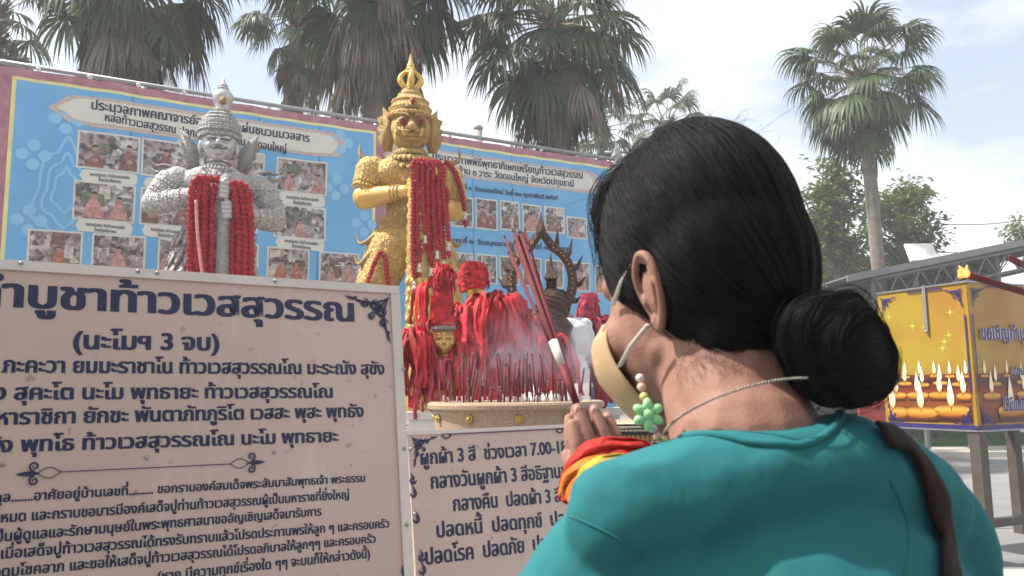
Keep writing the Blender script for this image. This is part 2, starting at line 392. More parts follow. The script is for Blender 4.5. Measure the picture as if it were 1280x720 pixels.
T('คำบูชาท้าวเวสสุวรรณ', (-42, 381), (445, 402), 26, bold=.034)
T('(นะโมฯ 3 จบ)', (90, 436), (275, 438), 17, bold=.034)
T('อิติปิโส ภะคะวา ยมมะราชาโน ท้าวเวสสุวรรณโณ มะระณัง สุขัง', (-90, 465), (481, 468), 14, bold=.034)
T('อะหัง สุคะโต นะโม พุทธายะ ท้าวเวสสุวรรณโณ', (-60, 500), (417, 497), 14, bold=.034)
T('จาตุมะหาราชิกา ยักขะ พันตาภัทภูริโต เวสสะ พุสะ พุทธัง', (-90, 533), (455, 521), 14, bold=.034)
T('อะระหัง พุทโธ ท้าวเวสสุวรรณโณ นะโม พุทธายะ', (-82, 568), (423, 552), 14, bold=.034)
T('ข้าพเจ้าชื่อ.......นามสกุล.......อาศัยอยู่บ้านเลขที่......... ขอกราบองค์สมเด็จพระสัมมาสัมพุทธเจ้า พระธรรม', (-165, 637), (457, 602), 9, bold=.026)
T('พระสงฆ์ทั้งหมด และกราบขอบารมีองค์เสด็จปู่ท่านท้าวเวสสุวรรณผู้เป็นมหาราชที่ยิ่งใหญ่', (-85, 659), (437, 623), 9.5, bold=.026)
T('ผู้เป็นผู้ดูแลและรักษามนุษย์ในพระพุทธศาสนาขออัญเชิญเสด็จมารับการ', (-25, 679), (402, 644), 9.5, bold=.026)
T('นี้ เมื่อเสด็จปู่ท้าวเวสสุวรรณได้ทรงรับทราบแล้วโปรดประทานพรให้ลูก ๆ และครอบครัว', (-18, 700), (487, 659), 9.5, bold=.026)
T('อุดมโชคลาภ และขอให้เสด็จปู่ท้าวเวสสุวรรณได้โปรดอภิบาลให้ลูกๆๆ และครอบครัว', (-10, 722), (470, 678), 9.5, bold=.026)
T('(หาก มีความทุกข์เรื่องใด ๆๆ จะบนก็ให้กล่าวดังนี้)', (196, 727), (463, 697), 9.5, bold=.026)
# divider with a scroll at each end
b = MB(); A0, A1 = pl.uv(76, 590), pl.uv(288, 580)
pl.stroke([A0, A1], .0018, .003, b)
for (e, s_) in ((A0, -1), (A1, 1)):
    k = .035
    for sg in (1, -1):
        pl.stroke([(e[0] + s_ * t * 1.1 * k, e[1] + sg * .28 * k * math.sin(t * PI)) for t in [i / 10 for i in range(11)]], .0018, .003, b)
        pl.stroke([(x, y) for x, y in spiral((e[0] + s_ * 1.25 * k, e[1] + sg * .38 * k), .26 * k, 1.4, -sg * PI / 2, s_ * sg)], [.0035] * 10 + [.002] * 5, .003, b)
    pl.stroke([(e[0] + s_ * t * k, e[1]) for t in (1.0, 1.4, 1.8, 2.1)], [.001, .010, .007, .0005], .003, b)
obj('divider', b, NAVY, bs_, False, True)
for (x, y) in ((26, 330), (172, 340), (196, 342), (343, 352), (183, 572), (343, 565), (3, 580), (504, 561), (507, 656), (503, 462)):
    b = MB(); q = pl.pt(*pl.uv(x, y), .006 if (y < 360 or x > 500) else .001); b.ell(q, .0048, 8, 6); obj('screw', b, GREYM, bs_, True, True)
for u in (W_ - .1, W_ - BW + .1):    # timber legs behind the board
    b = MB(); p = pl.pt(u, -.1, -.06); b.box((p.x, p.y, p.z / 2), (.05, .05, p.z)); obj('leg', b, CONC, bs_, False, True)

# ------------------------------------------------------------------ the small board
p2, W2, H2 = board_plane((509, 541), (710, 531.5), (520, 720), 2.52, False)
W2b = .70; H2b = .62
b2 = thing('offering_board', 'smaller cream board about tying three cloths, under the stone incense pot', 'sign', p2.pt(W2b / 2, -H2b, -.02))
obj('panel', p2.slab(0, -H2b, W2b, 0, -.025, 0), BOARD, b2, False, True)
obj('frame_strip', p2.slab(-.004, -.007, W2b + .004, .003, -.03, .004), EDGE, b2, False, True)
def T2(*a, **k): return text(b2, p2, *a, NAVY, **k)
T2('ผูกผ้า 3 สี  ช่วงเวลา 7.00-18.00 น.', (525, 581), (742, 563), 13, bold=.03)
T2('กลางวันผูกผ้า 3 สีอธิฐานขอพร', (538, 611), (735, 594), 14, bold=.03)
T2('กลางคืน  ปลดผ้า 3 สี', (566, 639), (702, 627), 14, bold=.03)
T2('ปลดหนี้  ปลดทุกข์  ปลดโศก', (545, 672), (742, 652), 14, bold=.03)
T2('ปลดโรค  ปลดภัย  ปลดเคราะห์', (531, 706), (738, 680), 15, bold=.03)
cu, cv = p2.uv(509, 541); corner_scroll(b2, p2, cu + .012, cv - .012, 1, 1, .075, NAVY)
obj('border_line', p2.stroke([p2.uv(563, 543), p2.uv(705, 536)], .002, .003), NAVY, b2, False, True)
for x0, s_ in ((552, 1), (704, -1)):
    e = p2.uv(x0, 545 if s_ > 0 else 538); b = MB()
    for sg in (1, -1): p2.stroke([(e[0] + s_ * t * .03, e[1] + sg * .007 * math.sin(t * PI)) for t in [i / 8 for i in range(9)]], .004, .003, b)
    obj('border_flourish', b, NAVY, b2, False, True)
b = MB()
for i in (0, 1, 3, 6, 7, 8):
    e = p2.uv(515 + i * 1.9, 600 + i * 16); p2.stroke(spiral(e, .012, .9, (i % 2) * PI, 1 if i % 2 else -1), [.002, .004, .006, .007, .007, .006, .006, .005, .005, .004, .004, .003, .003, .002, .001], .003, b); p2.stroke([(e[0] - .004, e[1] + .02), (e[0] + .004, e[1] + .006), (e[0] - .002, e[1] - .016)], [.001, .007, .001], .0034, b)
obj('border_flourish', b, NAVY, b2, False, True)
for (x, y) in ((505, 0), (511, 642), (508, 561)):
    if y: b = MB(); b.ell(p2.pt(.006, p2.uv(x + 8, y)[1], .003), .005, 8, 6); obj('screw', b, GREYM, b2, True, True)
for u in (.06, W2b - .06):
    b = MB(); p = p2.pt(u, -.1, -.05); b.box((p.x, p.y, p.z / 2), (.04, .04, p.z)); obj('leg', b, CONC, b2, False, True)

# ------------------------------------------------------------------ the banner
def bwave(u, v): return .016 * math.sin(u * 2.1 + v * .7) + .010 * math.sin(v * 5.3 + u * 1.3) + .012 * math.exp(v * 2.2) * math.sin(u * 15) + .004 * math.sin(u * 9 + v * 3)
Yl = 6.9; Yr = zmatch(0, 82, Yl, 765, 203)
A = P(0, 82, Yl); B = P(765, 203, Yr); pb = Plane(A, B - A, V((0, 0, 1)), bwave); BL = (B - A).length
BB = V((0, 0, 1))
BLUE = mat('banner_blue', (.10, .33, .62), .38, 0, .16, 1.3, .35, 2.2, col2=(.17, .44, .70), bk='noise')
PINKB = mat('banner_pink', (.30, .11, .15), .5, 0, .3, 9, .15, 3, col2=(.46, .23, .26))
PALE = mat('banner_motif', (.23, .50, .74), .45, 0, .05, 4)
CREAM = mat('banner_cream', (.62, .62, .55), .45, 0, .06, 6)
TANP = mat('banner_tan_pattern', (.50, .42, .38), .5, 0, .35, 60)
YEL = mat('banner_yellow_line', (.72, .68, .30), .5)
INKB = mat('banner_ink', (.03, .035, .07), .5)
def photo_mat():
    m = bpy.data.materials.new('printed_snapshot'); m.use_nodes = True; t = m.node_tree; l = t.links.new; b = t.nodes['Principled BSDF']
    b.inputs['Roughness'].default_value = .4
    tcn = t.nodes.new('ShaderNodeTexCoord'); oi = t.nodes.new('ShaderNodeObjectInfo'); cx = t.nodes.new('ShaderNodeCombineXYZ')
    ml = t.nodes.new('ShaderNodeMath'); ml.operation = 'MULTIPLY'; ml.inputs[1].default_value = 37
    l(oi.outputs['Random'], ml.inputs[0]); l(ml.outputs[0], cx.inputs[0]); l(ml.outputs[0], cx.inputs[2])
    ad = t.nodes.new('ShaderNodeVectorMath'); l(tcn.outputs['Object'], ad.inputs[0]); l(cx.outputs[0], ad.inputs[1])
    v = t.nodes.new('ShaderNodeTexVoronoi'); v.inputs['Scale'].default_value = 24; l(ad.outputs[0], v.inputs['Vector'])
    n = t.nodes.new('ShaderNodeTexNoise'); n.inputs['Scale'].default_value = 9; n.inputs['Detail'].default_value = 8; n.inputs['Roughness'].default_value = .75; l(ad.outputs[0], n.inputs['Vector'])
    bw = t.nodes.new('ShaderNodeRGBToBW'); l(v.outputs['Color'], bw.inputs[0])
    a2 = t.nodes.new('ShaderNodeMath'); a2.operation = 'MULTIPLY_ADD'; a2.inputs[1].default_value = .45; l(bw.outputs[0], a2.inputs[0])
    m3 = t.nodes.new('ShaderNodeMath'); m3.operation = 'MULTIPLY'; m3.inputs[1].default_value = .75; l(n.outputs['Fac'], m3.inputs[0]); l(m3.outputs[0], a2.inputs[2])
    r = t.nodes.new('ShaderNodeValToRGB'); e = r.color_ramp.elements; e[0].position = .36; e[0].color = (.05, .04, .045, 1); e[1].position = .82; e[1].color = (.62, .60, .58, 1)
    for p_, c_ in ((.50, (.12, .10, .10, 1)), (.60, (.28, .21, .19, 1)), (.72, (.36, .34, .34, 1))): x = e.new(p_); x.color = c_
    l(a2.outputs[0], r.inputs[0]); l(r.outputs[0], b.inputs['Base Color']); return m
PHOTO = photo_mat()
ROBE = [mat('robe_orange', (.40, .14, .09), .5, 0, .45, 22), mat('robe_maroon', (.22, .10, .09), .5, 0, .45, 22), mat('robe_pink', (.46, .24, .22), .5, 0, .45, 22)]
PROP = [mat('print_grey', (.30, .29, .29), .5, 0, .5, 25), mat('print_cream', (.52, .47, .42), .5, 0, .35, 25), mat('print_brown', (.16, .10, .08), .5, 0, .5, 25), mat('print_greenish', (.14, .17, .12), .5, 0, .5, 25)]
FACEP = mat('print_skin', (.40, .24, .18), .5, 0, .2, 30); HAIRP = mat('print_dark', (.06, .05, .05), .5, 0, .2, 30)
bn = thing('temple_banner', 'long blue temple banner of captioned snapshots behind the statues', 'banner', V((A.x + B.x, A.y + B.y, 0)) / 2)
ub0, vb0 = pb.uv(21, 100); vbot = -3.3
uA = -1.2; vtop = .0
obj('border_cloth', pb.rect(uA, vbot, BL, 0, 0, 90, 30), PINKB, bn, True, True)
uL = ub0; uM0, _ = pb.uv(466, 170); uN0, _ = pb.uv(478, 180)
vt1 = vb0
for (a_, c_) in ((uL, uM0), (uN0 + .14, BL - .04)):
    obj('yellow_line', pb.rect(a_ - .035, vbot, c_ + .035, vt1 + .03, .004, 50, 20), YEL, bn, True, True)
    obj('blue_field', pb.rect(a_, vbot, c_, vt1, .008, 50, 20), BLUE, bn, True, True)
for x in (161, 322, 398, 640, 590):
    u, _ = pb.uv(x, 200); obj('seam', pb.rect(u, vbot, u + .012, vt1, .0105, 1, 20), mat('banner_seam', (.08, .22, .42), .6) if 'banner_seam' not in MATS else MATS['banner_seam'], bn, True, True)
def oval(x0, y0, x1, y1, hpx, tip, m, off, name):
    a, c = pb.uv(x0, y0), pb.uv(x1, y1); h = pb.uv(x0, y0 - hpx / 2)[1] - a[1]; sl = (c[1] - a[1]) / (c[0] - a[0])
    pts = []; n = 40
    for sg in (1, -1):
        for i in range(n):
            t = i / n if sg > 0 else 1 - i / n
            e = min(t, 1 - t) / tip; hh = h * (1 if e > 1 else (.35 + .65 * math.sqrt(max(0, 1 - (1 - e) ** 2)) if e > .3 else .35 * e / .3 + .2 * math.sin(e / .3 * PI)))
            u = a[0] + (c[0] - a[0]) * t; pts.append((u, a[1] + (u - a[0]) * sl + sg * hh))
    b = MB(); vs = []; fs = []
    top = pts[:n]; bot = pts[n:][::-1]
    for i in range(n): vs += [pb.pt(*top[i], off), pb.pt((top[i][0]), (top[i][1] + bot[max(0, i - 1)][1]) / 2, off), pb.pt(*bot[max(0, i - 1)], off)]
    for i in range(n - 1): fs += [(3 * i, 3 * i + 1, 3 * i + 4, 3 * i + 3), (3 * i + 1, 3 * i + 2, 3 * i + 5, 3 * i + 4)]
    b.add(vs, fs); return obj(name, b, m, bn, False, True)
oval(62, 133, 440, 185, 38, .14, TANP, .011, 'title_border'); oval(72, 133.5, 428, 184, 29, .12, CREAM, .014, 'title_plate')
oval(478, 193, 754, 231, 31, .12, TANP, .011, 'title_border'); oval(486, 193.5, 745, 230, 24, .12, CREAM, .014, 'title_plate')
def TB(s, a, c, h, **k): return text(bn, pb, s, a, c, h, INKB, off=.017, **k)
TB('ประมวลภาพคณาจารย์อาศิรวาทแผ่นชนวนมวลสาร', (113, 137), (387, 178), 8.5, bold=.028)
TB('หล่อท้าวเวสสุวรรณ ปลุกเสก ณ พันล้าน วัดดอนใหญ่', (130, 152), (358, 191), 7.5, bold=.028)
TB('ประมวลภาพพิธีพุทธาภิเษกเหรียญท้าวเวสสุวรรณ', (539, 200), (727, 224), 7, bold=.026)
TB('รุ่นพันล้าน ๓ วาระ วัดดอนใหญ่ จังหวัดปทุมธานี', (548, 214), (717, 234), 6.5, bold=.026)
TB('วาระที่ ๑  วัดมงคลรัตน์ วันที่ ๒๑ กุมภาพันธ์ ๒๕๖๕', (566, 236), (697, 250), 4.5, bold=.026)
TB('วาระที่ ๒  วัดสมุทรราษฎร์บำรุง วันที่ ๑๒ มีนาคม', (563, 303), (712, 314), 4.5, bold=.026)
rp_ = random.Random(11)
def snap(x0, y0, x1, y1, n=2, cap=None):
    u0, v0 = pb.uv(x0, y0); u1, v1 = pb.uv(x1, y1); bd = .018
    obj('photo_border', pb.rect(u0 - bd, v1 - bd, u1 + bd, v0 + bd, .012, 3, 2), CREAM, bn, False, True)
    o = obj('photo', pb.rect(u0, v1, u1, v0, .015, 3, 2), PHOTO, None, False, False)
    c = pb.pt((u0 + u1) / 2, (v0 + v1) / 2); o.data.transform(Matrix.Translation(-c)); o.parent = bn; o.location = c - V(bn.location)
    W, H = u1 - u0, v0 - v1
    mb = MB(); mf = MB(); mh = MB(); m_ = ROBE[rp_.randrange(3)]
    for k in range(6):     # walls, windows, tables and ware in the print
        a_, c_ = u0 + W * rp_.uniform(0, .75), v1 + H * rp_.uniform(.05, .75); w3, h3 = min(W * rp_.uniform(.08, .45), u1 - a_), min(H * rp_.uniform(.1, .4), v0 - c_); sk_ = rp_.uniform(-.15, .15) * h3
        obj('printed_shape', pb.poly([(a_, c_), (a_ + w3, max(v1, c_ + sk_)), (a_ + w3 * .96, min(v0, c_ + h3 + sk_)), (a_ + w3 * .1, c_ + h3)], .0155 + k * .0002), PROP[rp_.randrange(4)], bn, False, True)
    for k in range(n):     # seated people in robes in the print
        cx = u0 + W * (rp_.uniform(.15, .4) + .45 * k / max(1, n - 1) if n > 1 else rp_.uniform(.4, .6)); cy = v1 + H * .02; hh = H * rp_.uniform(.42, .6); ww = hh * rp_.uniform(.38, .5)
        ww = min(ww, cx - u0, u1 - cx)
        pts = [(cx - ww, cy), (cx + ww, cy), (cx + ww * .95, cy + hh * .3), (cx + ww * .6, cy + hh * .75), (cx + ww * .2, cy + hh), (cx - ww * .3, cy + hh), (cx - ww * .65, cy + hh * .7), (cx - ww, cy + hh * .25)]
        q = pb.poly(pts, .0175); mb.add(q.v, q.f)
        q = pb.poly([(cx + ww * .35 * math.cos(i * PI / 5), cy + hh + ww * .3 + ww * .42 * math.sin(i * PI / 5)) for i in range(10)], .0185); mf.add(q.v, q.f)
        q = pb.poly([(cx + ww * .38 * math.cos(i * PI / 6), cy + hh + ww * .45 + ww * .36 * math.sin(i * PI / 6)) for i in range(7)], .0195); mh.add(q.v, q.f)
        q = pb.poly([(cx - ww * .2, cy + hh * .3), (cx + ww * .5, cy + hh * .35), (cx + ww * .3, cy + hh * .55), (cx - ww * .3, cy + hh * .5)], .0195); mf.add(q.v, q.f)
    obj('printed_robe', mb, m_, bn, False, True); obj('printed_face', mf, FACEP, bn, False, True); obj('printed_hair', mh, HAIRP, bn, False, True)
    if cap:
        h = pb.uv(x0, y0)[1]
        yc = y1 + 6 - (y1 - y0) * 0
        sl = (y1 - y0)
        a = (x0 - 1, cap); c = (x1 + 2, cap + (x1 - x0) * .1); oval(*a, *c, 15, .12, CREAM, .012, 'caption_plate')
        for j, (s_, f0, f1) in enumerate((('หลวงปู่แสน วัดบ้านหนองจิก', .18, .85), ('จังหวัดศรีสะเกษ', .32, .7))):
            TB(s_, (a[0] + (c[0] - a[0]) * f0, cap + 0 + j * 6 + (c[0] - a[0]) * f0 * .1), (a[0] + (c[0] - a[0]) * f1, cap + 0 + j * 6 + (c[0] - a[0]) * f1 * .1), 3, bold=.01, name='caption')
for a in ((100, 165, 171, 216, 2, 219), (180, 175, 236, 224, 1, 229), (248, 184, 312, 230, 2, 236), (297, 190, 328, 232, 1, None), (348, 198, 406, 243, 2, 246.5),
          (95, 228, 165, 278, 2, 281), (178, 237, 236, 284, 2, 288), (250, 246, 320, 290, 2, None), (345, 256, 405, 299, 1, 301.5),
          (38, 288, 99, 335, 1, None), (118, 294, 178, 340, 1, None), (200, 300, 250, 344, 2, None), (270, 304, 320, 346, 1, None), (336, 310, 384, 350, 2, None), (401, 316, 446, 354, 2, None)):
    snap(*a)
for a in ((542, 244, 560, 280), (565, 247, 589, 284), (595, 249, 620, 287), (626, 252, 648, 288), (654, 256, 676, 290), (682, 259, 704, 291), (709, 272, 732, 298),
          (567, 317, 589, 350), (596, 319, 620, 354), (626, 321, 648, 355), (655, 323, 676, 357), (683, 326, 704, 359), (714, 329, 736, 363), (744, 333, 758, 366),
          (550, 385, 589, 420), (655, 390, 690, 425)):
    snap(*a, rp_.choice((1, 1, 2)))
def motif(cx, cy, k):
    c = pb.uv(cx, cy); b = MB()
    for s_ in (1, .7, .42):
        pts = []
        for i in range(25):
            a = 2 * PI * i / 24; r = k * s_ * (1 + .12 * math.cos(6 * a)); pts.append((c[0] + r * .62 * math.sin(a) * (1 - .35 * math.cos(a)), c[1] + r * 1.2 * math.cos(a)))
        pb.stroke(pts, .035 * k * 2, .0115, b)
    obj('lotus_motif', b, PALE, bn, False, True)
motif(82, 238, .38)
for (x, y) in ((42, 194), (36, 275), (83, 150), (420, 235), (425, 178), (455, 280), (540, 270), (745, 280)):
    c = pb.uv(x, y); b = MB()
    for i in range(4):
        a = i * PI / 2 + PI / 4 * 0; q = pb.poly([(c[0] + math.cos(a) * .09 + .055 * math.cos(t * PI / 5), c[1] + math.sin(a) * .09 + .055 * math.sin(t * PI / 5)) for t in range(10)], .0115); b.add(q.v, q.f)
    obj('flower_motif', b, PALE, bn, False, True)
# pipe frame, ties, post
b = MB(); b.tube([pb.pt(uA, .05, -.03), pb.pt(BL + .05, .05, -.03)], .022, 10); obj('top_pipe', b, GREYM, bn, True, True)
b = MB(); b.tube([pb.pt(uA, -.45, -.06), pb.pt(BL, -.45, -.06)], .02, 8); obj('middle_pipe', b, GREYM, bn, True, True)
for u in (uA, 1.2, 3.6, BL):
    b = MB(); q = pb.pt(u, 0, -.09); b.tube([V((q.x, q.y, 0)), V((q.x, q.y, q.z + .04))], .03, 8); obj('post', b, GREYM, bn, True, True)
for x in range(14):
    b = MB(); q = pb.pt(.3 + x * .42, .03, -.02); b.ell(q, (.022, .03, .032), 8, 6); obj('tie', b, WHT, bn, True, True)
b = MB(); q = P(598, 172, 9.4); b.tube([V((q.x, q.y, 0)), V((q.x, q.y, q.z + .1))], .05, 10); b.lathe([(.055, 0), (.06, .03), (.03, .06)], (q.x, q.y, q.z + .1), 10)
solo('concrete_post', b, CONC, 'grey concrete post rising just above the banner top right of gold statue', 'post')

# ------------------------------------------------------------------ temple guardian statues (modelled in units of one photo pixel, scaled by k)
def flame_ear(sx):      # ear wing outline
    return [(sx * x, z) for x, z in ((0, 0), (7, -3), (13, 3), (17, 12), (15, 17), (21, 22), (19, 28), (24, 36), (20, 42), (23, 54), (13, 47), (9, 38), (4, 33), (2, 20))]
def place(mb, M): mb.v = [M @ a for a in mb.v]; return mb
def rings(b, pts, r0, n, rb):    # bead rings around a limb
    for (c, ax, r) in pts:
        ax = V(ax).normalized(); a = ax.orthogonal().normalized(); q = ax.cross(a)
        for i in range(n):
            t = 2 * PI * i / n; b.ell(V(c) + (a * math.cos(t) + q * math.sin(t)) * r, rb, 6, 4)
def relief(sc, amp):
    def f(p):
        q = V(p) * sc; c = noise.voronoi(q)[0]; return amp * (.35 * math.sin(c[0] * 17) + .4 * (min(1, (c[1] - c[0]) * 3) - .5)) + amp * .3 * noise.noise(q * 2.7)
    return f
def fist(b_or_list, c, k=1, sgn=1):
    """a closed hand: palm and five fingers wrapped round the shaft"""
    c = V(c); L_ = [('e', c, (8 * k, 8 * k, 10 * k))]
    for i in range(4):
        z = 7.5 - i * 5; r = (2.7, 2.9, 2.7, 2.4)[i] * k
        a = c + V((-sgn * 9, 0, z)) * k; m = c + V((-sgn * 4, -9.5, z + .5)) * k; e = c + V((sgn * (5 - .8 * i), -9, z)) * k; f = c + V((sgn * (7 - i * .6), -3, z)) * k
        L_ += [('c', a, m, r * 1.1, r), ('c', m, e, r, r), ('c', e, f, r, r * .85)]
    L_ += [('c', c + V((-sgn * 6, -5, 8)) * k, c + V((sgn * 1, -10, 12)) * k, 3 * k, 2.4 * k)]
    return L_
def band_lathe(name, prof, m, root, k, c=(0, 0, 0), n=28, sx=1, sy=1):
    b = MB().lathe(prof, c, n, sx, sy).scale(k); return autosmooth(obj(name, b, m, root), 35)

def silver_statue(loc, k, label, rz=0):
    t = thing('guardian_statue', label, 'statue', loc, rz, 'silver guardian statues'); J = lambda n, b, m: obj(n, b.scale(k), m, t)
    body = [('e', (0, 0, 100), (39, 24, 33)), ('e', (-20, -8, 110), (21, 17, 20)), ('e', (19, -8, 109), (21, 17, 20)), ('e', (-1, 0, 66), (30, 20, 34)), ('e', (-3, 0, 28), (44, 27, 28)), ('e', (-3, 0, -4), (56, 33, 26)),
            ('e', (-47, 0, 114), (19, 17, 17)), ('e', (46, 0, 112), (19, 17, 17)), ('c', (0, 0, 118), (0, 0, 135), 20, 15),
            ('c', (-57, 0, 110), (-70, -4, 86), 16.5, 15), ('c', (57, 0, 106), (69, -4, 74), 16.5, 15),
            ('c', (-72, -6, 82), (-8, -40, 90), 14.5, 9.5), ('c', (69, -6, 68), (26, -38, 66), 14.5, 9.5),
            ('c', (-26, 0, 0), (-32, -4, -150), 28, 18), ('c', (24, 0, 0), (30, -4, -150), 28, 18), ('e', (-32, -18, -160), (16, 30, 12)), ('e', (30, -18, -160), (16, 30, 12))]
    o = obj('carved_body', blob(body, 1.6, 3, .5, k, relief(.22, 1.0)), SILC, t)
    neck = MB().tube([(0, 0, 128), (0, -1, 150)], [15, 13.5], 18)
    J('neck', neck, SIL)
    for z, r in ((133, 16.5), (138, 15.6)): band_lathe('neck_band', [(r - 1, -1.2), (r + .6, 0), (r - 1, 1.2)], SILC, t, k, (0, 0, z))
    HZ = 6
    face = [('e', (0, 0, 165), (22, 22, 24)), ('e', (0, -5, 154), (17, 17, 16)), ('e', (0, -13, 144), (8, 7, 6)), ('e', (-9, -15, 157), (7, 6, 6)), ('e', (9, -15, 157), (7, 6, 6)),
            ('c', (0, -20, 170), (0, -25.5, 159), 2.2, 3.2), ('e', (-3.4, -23, 158), 2.6), ('e', (3.4, -23, 158), 2.6),
            ('e', (0, -21.5, 149.5), (6, 3, 1.9)), ('e', (0, -21, 146.5), (5, 3.2, 1.9)),
            ('e', (-9, -18.5, 167), (5.5, 4, 3.6)), ('e', (9, -18.5, 167), (5.5, 4, 3.6))]
    J('face', blob(face, .9, 2), SIL) if False else obj('face', blob(face, .9, 2, .5, k), SIL, t); fo_ = len(t.children)
    for s_ in (-1, 1):
        J('eyebrow', MB().tube(bez([(s_ * 2, -22.5, 172), (s_ * 8, -22, 176), (s_ * 15, -18, 174), (s_ * 19, -13, 169)], 4), [.5, .9, 1, 1, 1.1, 1.1, 1, 1, .9, .8, .7, .5, .4], 6), NAVY if False else SILC)
        J('eyelid', MB().tube(bez([(s_ * 3.5, -22, 166), (s_ * 9, -23, 163.5), (s_ * 15, -18.5, 166.5)], 5), .75, 6), MATS['dark_tone'] if 'dark_tone' in MATS else mat('dark_tone', (.09, .08, .07), .7))
        J('moustache', MB().tube(bez([(s_ * .5, -24.5, 153.5), (s_ * 5, -24, 152), (s_ * 9, -21, 154), (s_ * 11, -19, 157)], 4), [.9] * 8 + [.8, .7, .5, .4, .3], 6), MATS['dark_tone'])
        J('ear', MB().ell((s_ * 21.5, -2, 158), (3, 5, 10), 10, 8), SIL)
        J('ear_wing', MB().plate(flame_ear(1), 3, Matrix.Translation((s_ * 21, 3, 128)) @ Matrix.Rotation(PI / 2, 4, 'X') @ Matrix.Diagonal((s_ * 1.2, 1.0, 1, 1))), SILC)
        # shoulder winglet: upturned hook with a curl below
        sh = MB().tube(bez([(s_ * 50, -2, 128), (s_ * 62, -2, 131), (s_ * 72, -2, 130), (s_ * 79, -2, 139)], 5), [5, 5.4, 5.6, 5.4, 5, 5, 4.6, 4.2, 3.8, 3.2, 2.8, 2.2, 1.6, 1, .6, .2], 8, True, .5)
        sh.tube(bez([(s_ * 60, -4, 124), (s_ * 70, -4, 121), (s_ * 76, -4, 126)], 4), [4, 3.6, 3.2, 3, 2.6, 2.2, 1.6, 1, .3], 8)
        J('shoulder_wing', sh, SILC)
        aa = V((s_ * 52, 0, 112)); ab = V((s_ * 69, -5, 84 if s_ < 0 else 74)); ax = ab - aa
        rb = MB(); rings(rb, [(aa.lerp(ab, .3), ax, 17.5), (aa.lerp(ab, .62), ax, 16.8), (aa.lerp(ab, .76), ax, 16.4)], 0, 26, 1.35); J('arm_band', rb, SIL)
        fa, fb = (V((-72, -6, 82)), V((-8, -40, 90))) if s_ < 0 else (V((69, -6, 68)), V((26, -38, 66)))
        rb = MB(); rings(rb, [(fa.lerp(fb, f), fb - fa, 15.0 - 5.2 * f) for f in (.2, .34, .55, .72, .86)], 0, 20, 1.2); J('bracelet', rb, SIL)
    # collar rows and chest belts
    cb = MB()
    for j, (z, rx, ry) in enumerate(((128, 24, 21), (123, 32, 25), (116, 41, 28))):
        for i in range(34):
            a = 2 * PI * i / 34; cb.ell((rx * math.cos(a), ry * math.sin(a) - 2, z - 3 * (1 + math.sin(-a)) * (j * .8)), (1.9, 1.9, 2.6), 6, 5)
    J('collar', cb, SIL)
    sk = MB()
    for j, z in enumerate((46, 22, 4, -16)):
        for i in range(22):
            a = 2 * PI * i / 22 + j * .15; rx, ry = 42 + 5 * j, 27 + 3 * j
            o_ = [(-6, 0), (6, 0), (7, -8), (3, -14), (0, -20), (-3, -14), (-7, -8)]
            M = Matrix.Translation((rx * math.cos(a) - 3, ry * math.sin(a), z)) @ Matrix.Rotation(a + PI / 2, 4, 'Z') @ Matrix.Rotation(PI / 2 - .35, 4, 'X')
            sk.plate(o_, 2.4, M)
    J('skirt_scales', sk, SILC)['kind'] = 'stuff'
    b = MB(); b.lathe([(38, 0), (40, 3), (38, 6)], (-1, 0, 50), 30, 1, .66); b.lathe([(42, 0), (45, 4), (42, 8)], (-2, 0, 26), 30, 1, .66); autosmooth(J('belt', b, SILC))
    # crown
    prof = [(22, -6), (25.5, -4.5), (26, -1), (24, .5), (24.5, 2), (26, 4), (26, 9), (24, 10.5), (24.5, 13), (24, 16), (21.5, 17.5), (22, 20), (21, 22), (17.5, 23.5), (18, 26), (16, 28), (12, 29.5), (12.5, 31.5), (9, 33), (8.5, 35)]
    cr = band_lathe('crown', prof, SILC, t, k, (0, 1, 175), 32)
    rb = MB(); rings(rb, [((0, 1, 178), (0, 0, 1), 27), ((0, 1, 184), (0, 0, 1), 26), ((0, 1, 190), (0, 0, 1), 24)], 0, 36, 1.1); rb.scale(k); obj('bead_band', rb, SIL, cr)
    band_lathe('crown_bud', [(8, 2), (9.5, 4), (8.5, 8), (11, 15), (13, 20), (12.6, 25), (9, 30), (6.5, 32), (7.4, 34), (5.2, 36), (5.8, 38), (3.4, 41), (1.6, 45), (.2, 49)], SIL, t, k, (3, 1, 204), 20)
    b = MB(); b.plate([(-4, 0), (4, 0), (4.5, 6), (0, 14), (-4.5, 6)], 1.4, Matrix.Translation((3, -12, 214)) @ Matrix.Rotation(PI / 2 - .12, 4, 'X')); J('bud_niche', b, GLDC)
    J('hand', MB(), SIL) if False else None
    obj('hand', blob(fist(0, (10, -46, 92), 1.05, 1), .8, 2, .5, k), SIL, t); obj('hand', blob(fist(0, (13, -44, 68), 1.05, -1), .8, 2, .5, k), SIL, t)
    b = MB(); b.lathe([(7, 0), (7.5, -20), (8, -60), (9, -100), (10, -165)][::-1], (10, -46, 95), 16); b.lathe([(8, 0), (9, 4), (7, 9), (3, 14), (.3, 17)], (10, -46, 99), 16); autosmooth(J('club', b, SILC))
    b = MB(); b.box((0, 0, -180), (150, 110, 16)); b.box((0, 0, -200), (170, 130, 26)); z0 = loc[2] / k; b.box((0, 0, (-212 - z0) / 2), (150, 110, z0 - 212 if z0 > 212 else 1)); autosmooth(J('pedestal', b, WHT))
    return t
def px_root(px, py, Y):
    q = P(px, py, Y); return (q.x, q.y, q.z), Y / FPX * 1.02
lo, k = px_root(268, 341, 6.0)
silver_statue(lo, k, 'silver crowned guardian statue clasping a club hung with red garlands', R(19))
lo2, k2 = px_root(822, 372, 7.2)
